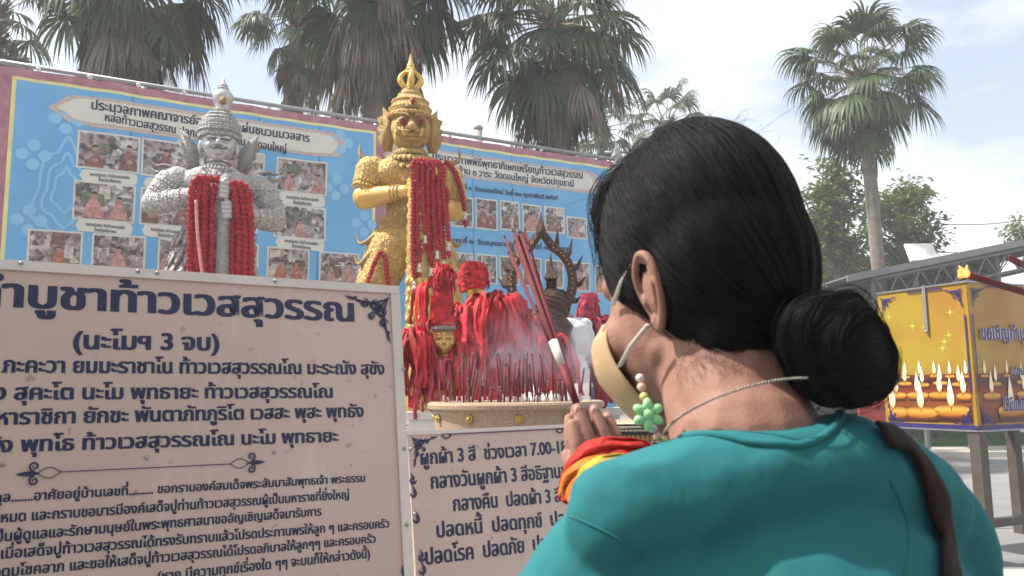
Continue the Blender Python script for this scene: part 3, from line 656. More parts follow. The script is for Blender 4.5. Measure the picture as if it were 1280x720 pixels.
silver_statue(lo2, k2 * .78, 'silver guardian statue mostly hidden behind the black haired head', R(-8))

# garlands: ruffled flower ropes
def garland_path(pts, r, b, seed=0):
    rr = random.Random(seed); q = bez(pts, 10); L_ = [q[0]]; step = r * .52     # resample evenly
    for p in q[1:]:
        while (p - L_[-1]).length > step: L_.append(L_[-1] + (p - L_[-1]).normalized() * step)
    b.tube(L_, [r * ((1.15 if i % 3 == 1 else (.9 if i % 3 == 2 else .62)) + rr.uniform(-.12, .12)) for i in range(len(L_))], 9)
    for i in range(1, len(L_) - 1, 1):
        for j in range(3):
            a = rr.uniform(0, 2 * PI); c = L_[i] + V((math.cos(a), math.sin(a) * .8, rr.uniform(-.3, .3))) * r * .95
            d = r * .42; b.add([c + V((rr.uniform(-d, d), rr.uniform(-d, d), rr.uniform(-d, d))) for _ in range(3)], [(0, 1, 2)])
    return b
def garland(base, k, strands, label, tass=None, grp='red flower garlands', r=3.1, seed=0, mats=None):
    """base: world origin of the statue; strands in its pixel units"""
    cen = V(base) + Matrix.Rotation(GROT, 3, 'Z') @ V(strands[0][0]) * k
    t = thing('flower_garland', label, 'garland', cen, GROT, grp)
    o = V(strands[0][0])
    for i, s_ in enumerate(strands):
        b = MB(); garland_path([V(p) - o for p in s_], r, b, seed + i); obj('flower_strand', b.scale(k), RED_FL, t)
    for c in (tass or []):
        b = MB(); p = V(c) - o
        b.ell(p + V((0, 0, -2)), (2.2, 2.2, 3), 8, 6); b.tube([p + V((0, 0, -4)), p + V((0, 0, -9))], [1.2, 3], 8); obj('white_tassel', b.scale(k), WHT, t)
        b = MB(); b.ell(p + V((0, 0, -12)), (3, 3, 3.4), 8, 6); b.tube([p + V((0, 0, -14)), p + V((1, 0, -19))], [2.6, .8], 8); obj('red_tassel', b.scale(k), RED_FL, t)
    return t
b0 = V(lo); GROT = R(19)
for i, (xa, lab) in enumerate(((-26, 'outermost red garland on the left of the silver statue'), (-19, 'second red garland from the left on the silver statue'), (-12, 'innermost left red garland beside silver statue hands'))):
    garland(b0, k, [[(3, -56, 104), (xa + 7, -58, 104), (xa, -56, 90), (xa, -54, 40), (xa + 2, -54, -40 - 4 * i), (xa + 6, -54, -52 - 4 * i)], [(xa + 6, -54, -52 - 4 * i), (xa + 9, -50, 10), (xa + 8, -50, 80), (1, -52, 98)]], lab, [(xa + 6, -54, -56 - 4 * i)], r=4.3, seed=i)
for i, (xa, lab) in enumerate(((42, 'outermost red garland on the right of silver statue'), (35, 'red garland crossing right of the silver hands'), (28, 'innermost right red garland beside silver statue hands'))):
    garland(b0, k, [[(18, -58, 102), (xa - 8, -60, 96), (xa - 4, -58, 76), (xa, -56, 30), (xa, -54, -44), (xa - 3, -54, -56)], [(xa - 3, -54, -56), (xa - 6, -50, 0), (xa - 7, -50, 60), (18, -52, 96)]], lab, [(xa - 3, -54, -60)], r=4.2, seed=10 + i)
b = MB(); b.tube(bez([P(245, 250, 5.6), P(247, 290, 5.6), P(252, 335, 5.6), P(256, 350, 5.6)], 8), .012, 6)
solo('bead_strand', b, mat('pink_bead', (.6, .25, .22), .5, 0, .4, 90), 'thin pale pink bead strand between the left red garlands of silver statue', 'bead strand')

# gold guardian
lg, kg = px_root(512, 400, 6.6)
t = thing('guardian_statue', 'gold painted demon guardian statue with red eyes and heavy red garlands', 'statue', lg, R(12))
J = lambda n, b, m, p=None: obj(n, b.scale(kg), m, p or t)
REDP = mat('red_enamel', (.26, .03, .025), .45)
body = [('e', (1, 0, 176), (44, 27, 30)), ('e', (-20, -8, 182), (24, 20, 20)), ('e', (22, -8, 180), (24, 20, 20)), ('e', (1, 0, 140), (31, 22, 30)), ('e', (0, 0, 116), (38, 26, 20)), ('e', (0, 0, 92), (44, 30, 28)),
        ('e', (-46, 0, 188), (18, 17, 16)), ('e', (46, 0, 184), (18, 17, 16)), ('c', (0, 0, 196), (0, 0, 215), 20, 16), ('c', (-50, 0, 186), (-54, -2, 168), 18, 16.5), ('c', (50, 0, 180), (54, -2, 158), 18, 16.5),
        ('c', (-24, -2, 86), (-40, -8, 44), 30, 25), ('c', (-40, -8, 40), (-36, 0, -90), 24, 15), ('c', (26, -2, 86), (42, -8, 44), 30, 25), ('c', (42, -8, 40), (38, 0, -90), 24, 15),
        ('e', (-38, -18, -100), (16, 28, 12)), ('e', (38, -18, -100), (16, 28, 12))]
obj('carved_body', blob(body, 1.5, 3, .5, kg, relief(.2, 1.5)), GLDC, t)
obj('forearm', blob([('c', (-56, -4, 150), (-8, -38, 152), 14.5, 8), ('e', (-56, -3, 152), (15, 15, 14))], 1.3, 4, .5, kg), GLD, t)
obj('forearm', blob([('c', (54, -4, 138), (18, -38, 142), 14, 8), ('e', (54, -3, 140), (15, 14, 14))], 1.3, 4, .5, kg), GLD, t)
obj('hand', blob(fist(0, (4, -44, 156), 1.0, 1), .8, 2, .5, kg), GLD, t); obj('hand', blob(fist(0, (6, -42, 136), 1.0, -1), .8, 2, .5, kg), GLD, t)
face = [('e', (0, 0, 243), (25, 24, 27)), ('e', (0, -6, 230), (22, 20, 18)), ('e', (0, -12, 220), (13, 10, 8)), ('c', (-1, -22, 246), (-1, -30, 236), 3.5, 5.5), ('e', (-6, -27, 235), 3.4), ('e', (4, -27, 235), 3.4),
        ('e', (-12, -20, 245), (7, 6, 6)), ('e', (11, -20, 245), (7, 6, 6)), ('e', (-13, -18, 232), (8, 7, 7)), ('e', (13, -18, 232), (8, 7, 7)), ('e', (0, -25, 227), (12, 5, 2.6)), ('e', (0, -24, 221.5), (10, 5, 2.6)),
        ('c', (-18, -19, 256), (-5, -25, 252), 3, 2.6), ('c', (18, -19, 256), (5, -25, 252), 3, 2.6)]
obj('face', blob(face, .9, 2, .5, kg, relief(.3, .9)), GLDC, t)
rb = MB()
for s_ in (-1, 1):
    J('eye', MB().ell((s_ * 11, -26, 245), (5, 3.4, 5.2), 12, 8), REDP); J('pupil', MB().ell((s_ * 11, -29, 245), (2, 1.3, 2.2), 8, 6), BLK)
    J('fang', MB().tube(bez([(s_ * 9, -27, 225), (s_ * 12, -29, 231), (s_ * 12, -28, 237)], 4), [2, 2, 1.9, 1.7, 1.5, 1.2, .9, .6, .2], 8), GLD)
    J('moustache', MB().tube(bez([(s_ * 2, -30, 230), (s_ * 11, -29, 231), (s_ * 19, -22, 236), (s_ * 22, -18, 242)], 4), [2.2, 2.2, 2, 2, 1.8, 1.7, 1.6, 1.4, 1.2, 1, .8, .5, .2], 8), GLDC)
    J('eyebrow', MB().tube(bez([(s_ * 3, -27, 251), (s_ * 11, -25, 254), (s_ * 20, -18, 256), (s_ * 25, -12, 262)], 4), [1.8] * 9 + [1.5, 1.1, .8, .3], 8), GLDC)
    J('ear_wing', MB().plate([(x * 1.15, z * .92) for x, z in flame_ear(1)], 4, Matrix.Translation((s_ * 23, 2, 213)) @ Matrix.Rotation(s_ * -.35, 4, 'Y') @ Matrix.Rotation(PI / 2, 4, 'X') @ Matrix.Diagonal((s_ * 1.15, 1, 1, 1))), GLDC)
    J('shoulder_wing', MB().tube(bez([(s_ * 48, 0, 200), (s_ * 58, 0, 202), (s_ * 63, 0, 210), (s_ * 60, 0, 224)], 5), [6, 6, 6, 6, 5.5, 5, 5, 4.5, 4, 3.6, 3, 2.6, 2, 1.4, .8, .2], 8, True, .6), GLDC)
    aa = V((s_ * 48, 0, 184)); ab = V((s_ * 54, -2, 162 if s_ < 0 else 152)); rings_b = MB(); rings(rings_b, [(ab, ab - aa, 17.5), (aa.lerp(ab, .75), ab - aa, 17.8)], 0, 24, 1.5); J('sleeve_band', rings_b, GLD)
    f0, f1 = (V((-56, -4, 150)), V((-8, -38, 152))) if s_ < 0 else (V((54, -4, 138)), V((18, -38, 142)))
    q = MB(); rings(q, [(f0.lerp(f1, f), f1 - f0, 14.5 - 6.2 * f) for f in (.7, .78, .86)], 0, 18, 1.3); J('bracelet', q, GLDC)
    sk = MB().tube(bez([(s_ * 30, -10, 112), (s_ * 46, -10, 100), (s_ * 60, -8, 92), (s_ * 66, -6, 104)], 5), [8, 8, 8, 8, 7, 7, 6.5, 6, 5.5, 5, 4, 3.5, 2.6, 1.8, 1, .3], 8, True, .5)
    sk.tube(bez([(s_ * 34, -16, 92), (s_ * 50, -16, 78), (s_ * 62, -14, 66), (s_ * 68, -12, 76)], 5), [8, 8, 8, 8, 7, 7, 6.5, 6, 5.5, 5, 4, 3.5, 2.6, 1.8, 1, .3], 8, True, .5); J('skirt_flame', sk, GLDC)
cb = MB()
for j, (z, rx, ry) in enumerate(((209, 21, 20), (204, 30, 24), (197, 40, 27))):
    for i in range(30):
        a = 2 * PI * i / 30; c = V((rx * math.cos(a), ry * math.sin(a) - 2, z - 3 * (1 - math.sin(a)) * j * .8)); M = Matrix.Translation(c) @ Matrix.Rotation(a + PI / 2, 4, 'Z') @ Matrix.Rotation(PI / 2 - .5, 4, 'X')
        cb.plate([(-3, 3), (3, 3), (3, -2), (0, -7), (-3, -2)], 2, M)
J('collar', cb, GLDC)
band_lathe('belt', [(34, 0), (37, 2), (36, 6), (39, 9), (38, 14), (35, 16)], GLDC, t, kg, (0, 0, 110), 30, 1, .72)
cr = band_lathe('crown', [(25, 0), (28, 2), (28, 6), (25, 8), (26, 12), (25, 17), (22, 20), (22.5, 23), (20, 27), (16, 30), (16.5, 33), (12, 36), (12, 39), (9, 41), (9, 44)], GLDC, t, kg, (0, 1, 254), 30)
q = MB(); rings(q, [((0, 1, 258), (0, 0, 1), 28.5), ((0, 1, 267), (0, 0, 1), 26.5), ((0, 1, 277), (0, 0, 1), 23)], 0, 34, 1.4); obj('bead_band', q.scale(kg), GLD, cr)
q = MB(); q.ell((1, -27, 270), (3.4, 2, 4.4), 10, 6); obj('red_gem', q.scale(kg), REDP, cr)
q = MB(); q.plate([(-9, 0), (9, 0), (7, 8), (3, 11), (0, 19), (-3, 11), (-7, 8)], 3, Matrix.Translation((0, -25, 262)) @ Matrix.Rotation(PI / 2 - .3, 4, 'X')); obj('diadem', q.scale(kg), GLDC, cr)
lp = MB()
for a in range(4):
    dx, dy = math.cos(a * PI / 2), math.sin(a * PI / 2)
    lp.tube(bez([(dx * 6, dy * 6, 296), (dx * 12.5, dy * 12.5, 304), (dx * 12, dy * 12, 312), (dx * 4, dy * 4, 320)], 5), [3.4, 3.6, 3.8, 4, 4, 4, 4, 3.8, 3.6, 3.4, 3.2, 3, 2.8, 2.6, 2.4, 2.2], 8)
J('crown_petals', lp, GLD)
band_lathe('finial', [(4, 0), (6.5, 2), (6, 4), (7, 6), (4.5, 9), (5, 11), (3.2, 15), (2, 20), (.2, 28)], GLD, t, kg, (0, 0, 316 - 1), 16)
b = MB(); pr = []
for i in range(60):
    z = 150 - i * 4.4; pr.append((12 + .02 * (150 - z) + (1.8 if i % 3 == 1 else 0), z))
b.lathe([(2, 168), (9, 162), (12, 156)][::1] + pr, (6, -50, 0), 20); autosmooth(J('club', b, GLDC), 50)
q = MB()
for i in range(9):
    for j in range(5):
        a = -PI / 2 + (j - 2) * .55 + (i % 2) * .27; q.plate([(-3.2, 0), (0, -5), (3.2, 0), (0, 5)], 2, Matrix.Translation((6 + 15.5 * math.cos(a), -50 + 15.5 * math.sin(a), 40 - i * 11)) @ Matrix.Rotation(a + PI / 2, 4, 'Z') @ Matrix.Rotation(PI / 2, 4, 'X'))
J('club_stud', q, GLD)['kind'] = 'stuff'
b = MB(); z0 = lg[2] / kg; b.box((0, 0, -118), (150, 120, 14)); b.box((0, 0, (-126 - z0) / 2), (170, 140, z0 - 126)); autosmooth(J('pedestal', b, WHT))
g0 = V(lg); GROT = R(12)
gl = [(-2, 42, 'longest red garland down the left of the gold statue club'), (3, 62, 'red garland hanging left of the gold statue hands'), (9, 96, 'short red garland looped over gold statue fists'), (15, 58, 'red garland in front of gold statue right forearm'),
      (21, 78, 'red garland hanging right of the gold statue hands'), (28, 66, 'outer red garland slanting down right of gold club'), (33, 88, 'short outermost red garland at gold statue right wrist')]
for i, (x, zb, lab) in enumerate(gl):
    garland(g0, kg, [[(6, -58, 186 - i % 3 * 3), (x, -62, 180), (x + .5, -62, 150), (x + i * .6, -64, zb + 30), (x + 2 + i * .9, -64, zb)], [(x + 2 + i * .9, -64, zb), (x + 5, -60, zb + 40), (x + 5, -60, 150), (9, -56, 184)]], lab,
            [(x + 2 + i * .9, -64, zb - 3)], 'red garlands on the gold statue', 2.9, 30 + i)
garland(g0, kg, [[(42, -14, 198), (52, -20, 188), (60, -22, 165), (64, -22, 142), (66, -22, 134)], [(66, -22, 134), (60, -20, 168), (50, -16, 190)]], 'red garland draped over the right shoulder of gold statue', [(66, -22, 132)], 'red garlands on the gold statue', 3, 60)
garland(g0, kg, [[(-38, -34, 78), (-32, -38, 70), (-30, -38, 50), (-26, -38, 34)], [(-38, -34, 78), (-44, -38, 66), (-50, -38, 48), (-52, -38, 40)]], 'small red garland split over left thigh of gold statue', [], 'red garlands on the gold statue', 3, 61)

# ------------------------------------------------------------------ red cloth wrapped statues
def ribbon(b, rr, p0, d, ln, wd, drop=1.0, n=9, curl=.25):
    """a cloth strip that leaves p0 along d and falls; folded across its width"""
    p = V(p0); d = V(d); v = V((d.x * .6, d.y * .6, d.z + .1)).normalized(); st = ln / n; vs = []; wd *= .62; ph = rr.uniform(0, 6); side0 = v.cross(V((0, 0, 1)))
    if side0.length < .1: side0 = V((1, 0, 0))
    side0.normalize(); tw = rr.uniform(-.6, .6)
    for i in range(n + 1):
        f = i / n
        side = (side0 * math.cos(tw * f * 2) + v.cross(side0) * math.sin(tw * f * 2)).normalized()
        up = v.cross(side).normalized(); w = wd * (.55 + .45 * math.sin(min(1, f * 2.2) * PI / 2)) * (1 + .2 * math.sin(ph + f * 7))
        q = wd * curl * math.sin(ph + f * 9)
        vs += [p - side * w / 2 + up * q, p - side * w * (.18 + rr.uniform(-.14, .14)) - up * wd * rr.uniform(.0, .5), p + side * w * (.2 + rr.uniform(-.14, .14)) + up * wd * rr.uniform(-.15, .5), p + side * w * rr.uniform(.35, .6) - up * q]
        v = (v + V((rr.uniform(-.38, .38), rr.uniform(-.3, .3), -.75 * drop))).normalized(); p = p + v * st * (1.15 if i > 1 else .6)
    b.add(vs, [(4 * i + j, 4 * i + j + 1, 4 * i + j + 5, 4 * i + j + 4) for i in range(n) for j in range(3)])
    return b
def drape(t, c, rx, ry, n, l0, l1, w0, w1, rr, m, sc, up=.5, name='cloth_strip', a0=-PI, a1=PI):
    """n cloth strips knotted round the ellipse (rx, ry) at c; each an object of its own"""
    for i in range(n // 5):
        a = rr.uniform(a0, a1); p = V(c) + V((math.cos(a) * rx, math.sin(a) * ry, rr.uniform(-.6, .9) * rx * up)); q_ = MB(); kr = rr.uniform(.35, .6) * w1
        q_.ell(p, (kr, kr, kr * .8), 10, 7); q_.v = [v_ + V((noise.noise(v_ * .35), noise.noise(v_ * .35 + V((9, 0, 0))), noise.noise(v_ * .35 + V((0, 9, 0))))) * kr * .9 for v_ in q_.v]; obj('cloth_knot', q_.scale(sc), m, t)
    for i in range(int(n * 1.45)):
        a = rr.uniform(a0, a1); e = rr.uniform(-.2, 1)
        p = V(c) + V((math.cos(a) * rx, math.sin(a) * ry, e * rx * up)); d = V((math.cos(a) * .7, math.sin(a) * .7, rr.uniform(-.2, .6)))
        b = ribbon(MB(), rr, p, d, rr.uniform(l0, l1), rr.uniform(w0, w1)); obj(name, b.scale(sc), m, t)
def wrap(t, c, rx, ry, h0, h1, n, rr, m, sc, wd=5, name='wound_cloth'):
    """cloth bands wound round a core between heights h0 and h1; rx is a function of height"""
    for i in range(n):
        z = h0 + (h1 - h0) * (i + rr.random()) / n; a = rr.uniform(0, 6.3); span = rr.uniform(2.2, 4.4); tl = rr.uniform(-4, 4); vs = []
        N = 14
        for j in range(N + 1):
            f = j / N; an = a + span * f; r = rx(z) * (1.02 + .05 * math.sin(f * 11 + i)); zz = z + tl * (f - .5)
            for q, o in ((-.5, 0), (-.15, 1.1), (.15, .2), (.5, 1.0)): vs.append((c[0] + (r + o) * math.cos(an), c[1] + (r + o) * ry * math.sin(an), c[2] + zz + q * wd * (1 + .25 * math.sin(f * 9))))
        b = MB(); b.add(vs, [(4 * j + q, 4 * j + q + 1, 4 * j + q + 5, 4 * j + q + 4) for j in range(N) for q in range(3)]); obj(name, b.scale(sc), m, t)

rr = random.Random(5)
# smaller wrapped statue with gold face
l1, s1 = px_root(552, 500, 4.3)
t = thing('wrapped_statue', 'gold faced statue with tall crown bound in red cloth, behind the left end of pot', 'statue', l1, R(5), 'statues wrapped in red cloth')
J = lambda n, b, m, p=None: obj(n, b.scale(s1), m, p or t)
FACEG = mat('old_gold', (.50, .27, .07), .3, .6, .35, 30, .2, 30, col2=(.62, .38, .12))
f = [('e', (3, 0, 73), (13.5, 13, 18)), ('e', (3, -4, 66), (11, 11, 12)), ('e', (3, -9, 59), (5, 5, 4)), ('c', (3, -12.5, 76), (3, -17, 69), 1.3, 2.4), ('e', (3, -13.5, 62.8), (5, 2, 1.2)), ('e', (3, -13.2, 60.4), (4, 2, 1.3)),
     ('c', (6, -12.5, 79), (13, -9, 80), 1.1, 1), ('c', (0, -12.5, 79), (-7, -9, 80), 1.1, 1), ('e', (-3, -10.5, 75), (4, 3, 2.2)), ('e', (9, -10.5, 75), (4, 3, 2.2)), ('e', (-5, -9, 68), 4.5), ('e', (11, -9, 68), 4.5)]
obj('face', blob(f, .6, 2, .5, s1), FACEG, t)
for s_ in (-1, 1): J('eye_line', MB().tube([(3 + s_ * 3, -14, 74.6), (3 + s_ * 6, -13.6, 73.8), (3 + s_ * 9, -11.5, 75)], .45, 6), BLK)
obj('body', blob([('e', (3, 4, 40), (24, 14, 18)), ('e', (3, 4, 10), (28, 18, 26)), ('c', (-20, 2, 44), (-30, 0, 10), 9, 8), ('c', (26, 2, 44), (34, 0, 10), 9, 8), ('c', (3, 0, 50), (3, 0, 70), 9, 9)], 1.8, 3, .5, s1, relief(.25, 1)), FACEG, t)
band_lathe('crown_band', [(13, 0), (15, 2), (15, 5), (13.5, 6), (14.5, 9), (12, 11)], SILC, t, s1, (3, 0, 84), 24)
core = lambda z: 15 - (z - 92) * .08 if z < 140 else max(5, 11 - (z - 140) * .15)
b = MB().lathe([(core(z) * .95, z) for z in range(90, 166, 6)], (1, 0, 0), 20); J('crown', b, RED_CL)
wrap(t, (1, 0, 0), core, .9, 92, 165, 34, rr, RED_CL, s1, 7)
drape(t, (2, 0, 156), 9, 8, 16, 12, 30, 5, 9, rr, RED_CL, s1, .8); drape(t, (-17, 3, 142), 5, 5, 7, 50, 72, 7, 10, rr, RED_CL, s1, .3)
drape(t, (3, 0, 98), 15, 13, 12, 14, 30, 5, 8, rr, PINK_CL, s1, .2, a0=-.2, a1=PI + .2)
drape(t, (-30, -2, 74), 12, 10, 34, 45, 88, 9, 14, rr, RED_CL, s1, .9); drape(t, (-30, -4, 40), 10, 8, 9, 40, 70, 7, 12, rr, PINK_CL, s1, .5)
drape(t, (3, -4, 44), 16, 12, 26, 35, 60, 7, 11, rr, PINK_CL, s1, .4); drape(t, (30, 0, 62), 10, 9, 22, 40, 70, 7, 12, rr, RED_CL, s1, .8)
def zped(base, k, w, d, ztop):
    b = MB(); z0 = base[2] / k; b.box((2, 4, ztop - 4), (w, d, 8)); b.box((2, 4, (ztop - 8 - z0) / 2), (w * .9, d * .9, ztop - 8 + z0)); return autosmooth(obj('pedestal', b.scale(k), WHT, t))
zped(l1, s1, 90, 60, -14)
# larger wrapped statue
l1, s1 = px_root(607, 500, 4.75)
t = thing('wrapped_statue', 'broad statue smothered in bright red cloth strips, beside the gold club', 'statue', l1, R(4), 'statues wrapped in red cloth')
J = lambda n, b, m, p=None: obj(n, b.scale(s1), m, p or t)
obj('body', blob([('e', (-12, 4, 110), (13, 13, 24)), ('e', (-8, 4, 84), (26, 14, 20)), ('e', (8, 4, 50), (34, 20, 50)), ('e', (8, 4, 4), (38, 24, 30))], 2, 3, .5, s1), RED_CL, t)
b = MB(); b.lathe([(9, 0), (12, 4), (10, 10), (13, 16), (9, 24)], (-12, 2, 118), 18); J('neck_ring', b, FACEG)
core = lambda z: 8 + 8.5 * math.sin(max(0, min(PI, (z - 128) / 44 * PI)))
J('head_core', MB().lathe([(9, 134), (14, 141), (16, 150), (13, 160), (8, 167), (2, 171)], (-14, 0, 0), 18), RED_CL)
wrap(t, (-14, 0, 0), core, .9, 138, 166, 22, rr, RED_CL, s1, 7)
drape(t, (-14, 0, 158), 12, 10, 24, 10, 28, 6, 10, rr, RED_CL, s1, .7)
drape(t, (12, -2, 112), 24, 12, 80, 50, 110, 10, 17, rr, RED_CL, s1, .7); drape(t, (-20, -2, 106), 16, 10, 34, 50, 100, 8, 14, rr, RED_CL, s1, .7)
drape(t, (26, -4, 96), 14, 10, 30, 50, 90, 8, 14, rr, RED_CL, s1, .8); drape(t, (6, -12, 60), 30, 10, 28, 40, 66, 8, 13, rr, RED_CL, s1, .4)
drape(t, (42, -2, 88), 7, 6, 16, 30, 60, 6, 10, rr, RED_CL, s1, 1.5)
zped(l1, s1, 100, 70, -24)
# low bank of cloth before the bronze head
l1, s1 = px_root(662, 500, 5.2)
t = thing('wrapped_railing', 'low rail heaped with knotted red cloth beneath the bronze arch', 'railing', l1, 0)
b = MB(); b.tube([(-30, 6, 66), (34, 6, 66)], 3, 8); b.tube([(-30, 6, 66), (-30, 6, -l1[2] / s1)], 2.5, 8); b.tube([(34, 6, 66), (34, 6, -l1[2] / s1)], 2.5, 8); obj('rail', b.scale(s1), GREYM, t)
drape(t, (-22, 2, 104), 16, 8, 34, 40, 80, 9, 15, rr, RED_CL, s1, .8); drape(t, (-8, 2, 86), 24, 8, 50, 24, 60, 8, 13, rr, RED_CL, s1, .5); drape(t, (6, 0, 70), 34, 6, 44, 40, 78, 7, 12, rr, RED_CL, s1, .3); drape(t, (20, 0, 60), 12, 6, 16, 40, 60, 7, 12, rr, PINK_CL, s1, .3)
# far wrapped statue right of the man
l1, s1 = px_root(742, 500, 6.7)
t = thing('wrapped_statue', 'faded pink and red cloth wrapped statue between the white shirt and the face mask', 'statue', l1, 0, 'statues wrapped in red cloth')
obj('body', blob([('e', (-3, 0, 110), (10, 10, 16)), ('e', (0, 0, 80), (20, 12, 20)), ('e', (2, 0, 30), (22, 14, 50))], 2, 3, .5, s1), PINK_CL, t)
wrap(t, (-3, 0, 0), lambda z: 10, .9, 100, 128, 14, rr, PINK_CL, s1, 6)
drape(t, (-3, 0, 118), 9, 8, 14, 10, 24, 5, 8, rr, PINK_CL, s1, .6); drape(t, (0, -2, 88), 18, 10, 50, 50, 90, 7, 12, rr, PINK_CL, s1, .6); drape(t, (4, -4, 50), 22, 10, 26, 40, 60, 6, 10, rr, RED_CL, s1, .5)
zped(l1, s1, 60, 50, -10)
# bronze flame arch with a crowned head
l1, s1 = px_root(678, 398, 5.9)
t = thing('bronze_arch', 'dark bronze flame edged arch rising behind the bundle of incense', 'arch', l1, R(-3))
J = lambda n, b, m, p=None: obj(n, b.scale(s1), m, p or t)
fr = []
for i in range(41):
    a = -.75 * PI / 2 + (PI + 1.5 * PI / 2) * i / 40; x = 38 * math.cos(a); z = 46 + 45 * math.sin(a) + (18 * max(0, 1 - abs(x) / 14) if math.sin(a) > 0 else 0); fr.append(V((x, 0, z)))
wd = [4.6 - 1.0 * math.sin(PI * i / 40) for i in range(41)]
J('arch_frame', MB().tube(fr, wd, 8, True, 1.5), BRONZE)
fb = MB()
for i in range(2, 39, 3):
    p = fr[i]; o = V((p.x, 0, p.z - 44)).normalized(); 
    if i == 20: continue
    s_ = 1 if p.x > 0 else -1; tip = p + o * 17 + V((0, 0, 10)); h = 1 if abs(p.x) > 3 else 0
    q = MB().tube(bez([p, p + o * 6 + V((s_ * 2, 0, -1)), p + o * 10 + V((s_ * 1.5, 0, 3)), tip], 4), [3.4, 3.4, 3.4, 3.3, 3.1, 2.9, 2.6, 2.3, 2, 1.6, 1.1, .7, .2], 8, True, 1.15); J('flame_spike', q, BRONZE)
J('apex_spike', MB().tube([(0, 0, 102), (0, 0, 112), (0, 0, 122), (0, 0, 134)], [8, 6, 3, .2], 8, True, 1.0), BRONZE)
dots = MB()
for i in range(1, 40): dots.ell(fr[i] + V((0, -3.6, 0)), .9, 6, 4)
J('bead_row', dots, MATS['gold_paint'])['kind'] = 'stuff'
hd = blob([('e', (11, -4, 16), (20, 15, 19)), ('e', (11, -6, 4), (16, 14, 12))], 1.2, 2, .5, s1, lambda p: 1.2 * math.sin(V(p).length * .9 + p[2] * .6)); obj('bronze_head', hd, BRONZE, t)
J('head_hair_coil', MB().tube([(11 + (18 - i * .14) * math.cos(i * .5) * (1 - i / 130), -4 + 14 * math.sin(i * .5) * (1 - i / 130), 18 + i * .22) for i in range(75)], 1.5, 6), BRONZE)
sh = MB(); sh.tube([(6, -6, 34), (6, -6, 50)], 1.6, 6); sh.tube([(17, -6, 34), (17, -6, 50)], 1.6, 6); sh.box((11.5, -3, 42), (10, 1, 18)); sh.tube([(11.5, -6, 48), (11.5, -6, 54), (11.5, -6, 62), (11.5, -6, 80)], [9, 7, 3, .3], 8); sh.ell((11.5, -8, 40), (2.4, 2.4, 3), 8, 6); sh.ell((11.5, -8, 44), 1.6, 8, 6); sh.box((11.5, -6, 34), (16, 8, 3)); autosmooth(J('niche_shrine', sh, BRONZE))
J('base', (lambda b: (b.lathe([(40, -80), (40, -30), (34, -20), (38, -10), (30, 0), (20, 6)], (0, 0, 0), 24, 1, .6), b)[1])(MB()), BRONZE)
b = MB(); z0 = l1[2] / s1; b.box((0, 0, (-80 - z0) / 2), (110, 70, z0 - 80)); J('pedestal', b, WHT)

# ------------------------------------------------------------------ incense pot
pc = P(645, 520, 3.35); pc.z = 0; zr = P(645, 503, 3.0).z; zb = P(645, 537, 3.0).z
pt_ = thing('incense_pot', 'round tan stone incense pot with brass rosettes', 'incense pot', pc)
rT = .365
b = MB(); b.lathe([(.26, zb - .30), (.30, zb - .22), (.335, zb - .02), (.338, zb + .03), (.345, zr - .038), (.352, zr - .032), (rT, zr - .026), (rT + .002, zr - .012), (rT - .003, zr - .003), (rT - .012, zr), (rT - .03, zr), (rT - .036, zr - .006), (rT - .04, zr - .03)], n=64)
autosmooth(obj('bowl', b, STONE, pt_), 30)
b = MB(); b.lathe([(.20, .0), (.22, .05), (.20, .1), (.13, .3), (.13, zb - .45), (.2, zb - .34), (.27, zb - .30)], n=40); autosmooth(obj('stem', b, STONE, pt_))
b = MB(); b.lathe([(rT - .037, zr - .03), (rT - .04, zr - .018), (.2, zr - .012), (.01, zr - .010)], n=40); obj('sand_bed', b, mat('ash_sand', (.34, .31, .28), .95, 0, .3, 60, .5, 80), pt_)
BRASS = mat('brass', (.50, .33, .10), .35, .7, .2, 20)
for i in range(11):
    a = -PI / 2 + .03 + i * 2 * PI / 11; c = V((math.cos(a), math.sin(a), 0)); zz = (zb + zr) / 2 - .012
    b = MB()
    for j in range(8):
        q = j * PI / 4; ss = V((-math.sin(a), math.cos(a), 0)); b.ell(c * .345 + V((0, 0, zz)) + ss * math.cos(q) * .011 + V((0, 0, 1)) * math.sin(q) * .011, .0065, 8, 6)
    b.ell(c * .35 + V((0, 0, zz)), .0085, 8, 6); obj('rosette', b, BRASS, pt_)
ST_RED = mat('incense_red', (.12, .006, .011), .7, 0, .2, 60); ST_END = mat('incense_paper', (.34, .27, .24), .8); ASH = mat('ash', (.12, .11, .11), .95)
def stick_proto(L_, whitebase):
    b = MB().tube([(0, 0, 0), (0, 0, L_)], .0042, 7)
    if whitebase: b = MB().tube([(0, 0, .035), (0, 0, L_)], .0046, 7)
    return b
rs = random.Random(9); protos = []
for L_, wb in ((.13, 0), (.17, 1), (.08, 0), (.035, 1), (.11, 1)):
    t = thing('incense_stick', 'burning red incense stick standing in the stone pot', 'incense', pc, 0, 'incense sticks standing in the pot')
    obj('stick', stick_proto(L_, wb), ST_RED if L_ > .04 else ST_END, t)
    obj('foot', MB().tube([(0, 0, -.02), (0, 0, .036)], .0036, 6), ST_END, t)
    if L_ > .04: obj('ash_tip', MB().tube([(0, 0, L_ - .001), (.001, 0, L_ + .007), (.003, .001, L_ + .014)], [.0046, .0042, .002], 6), ASH, t)
    protos.append(t)
tall = []
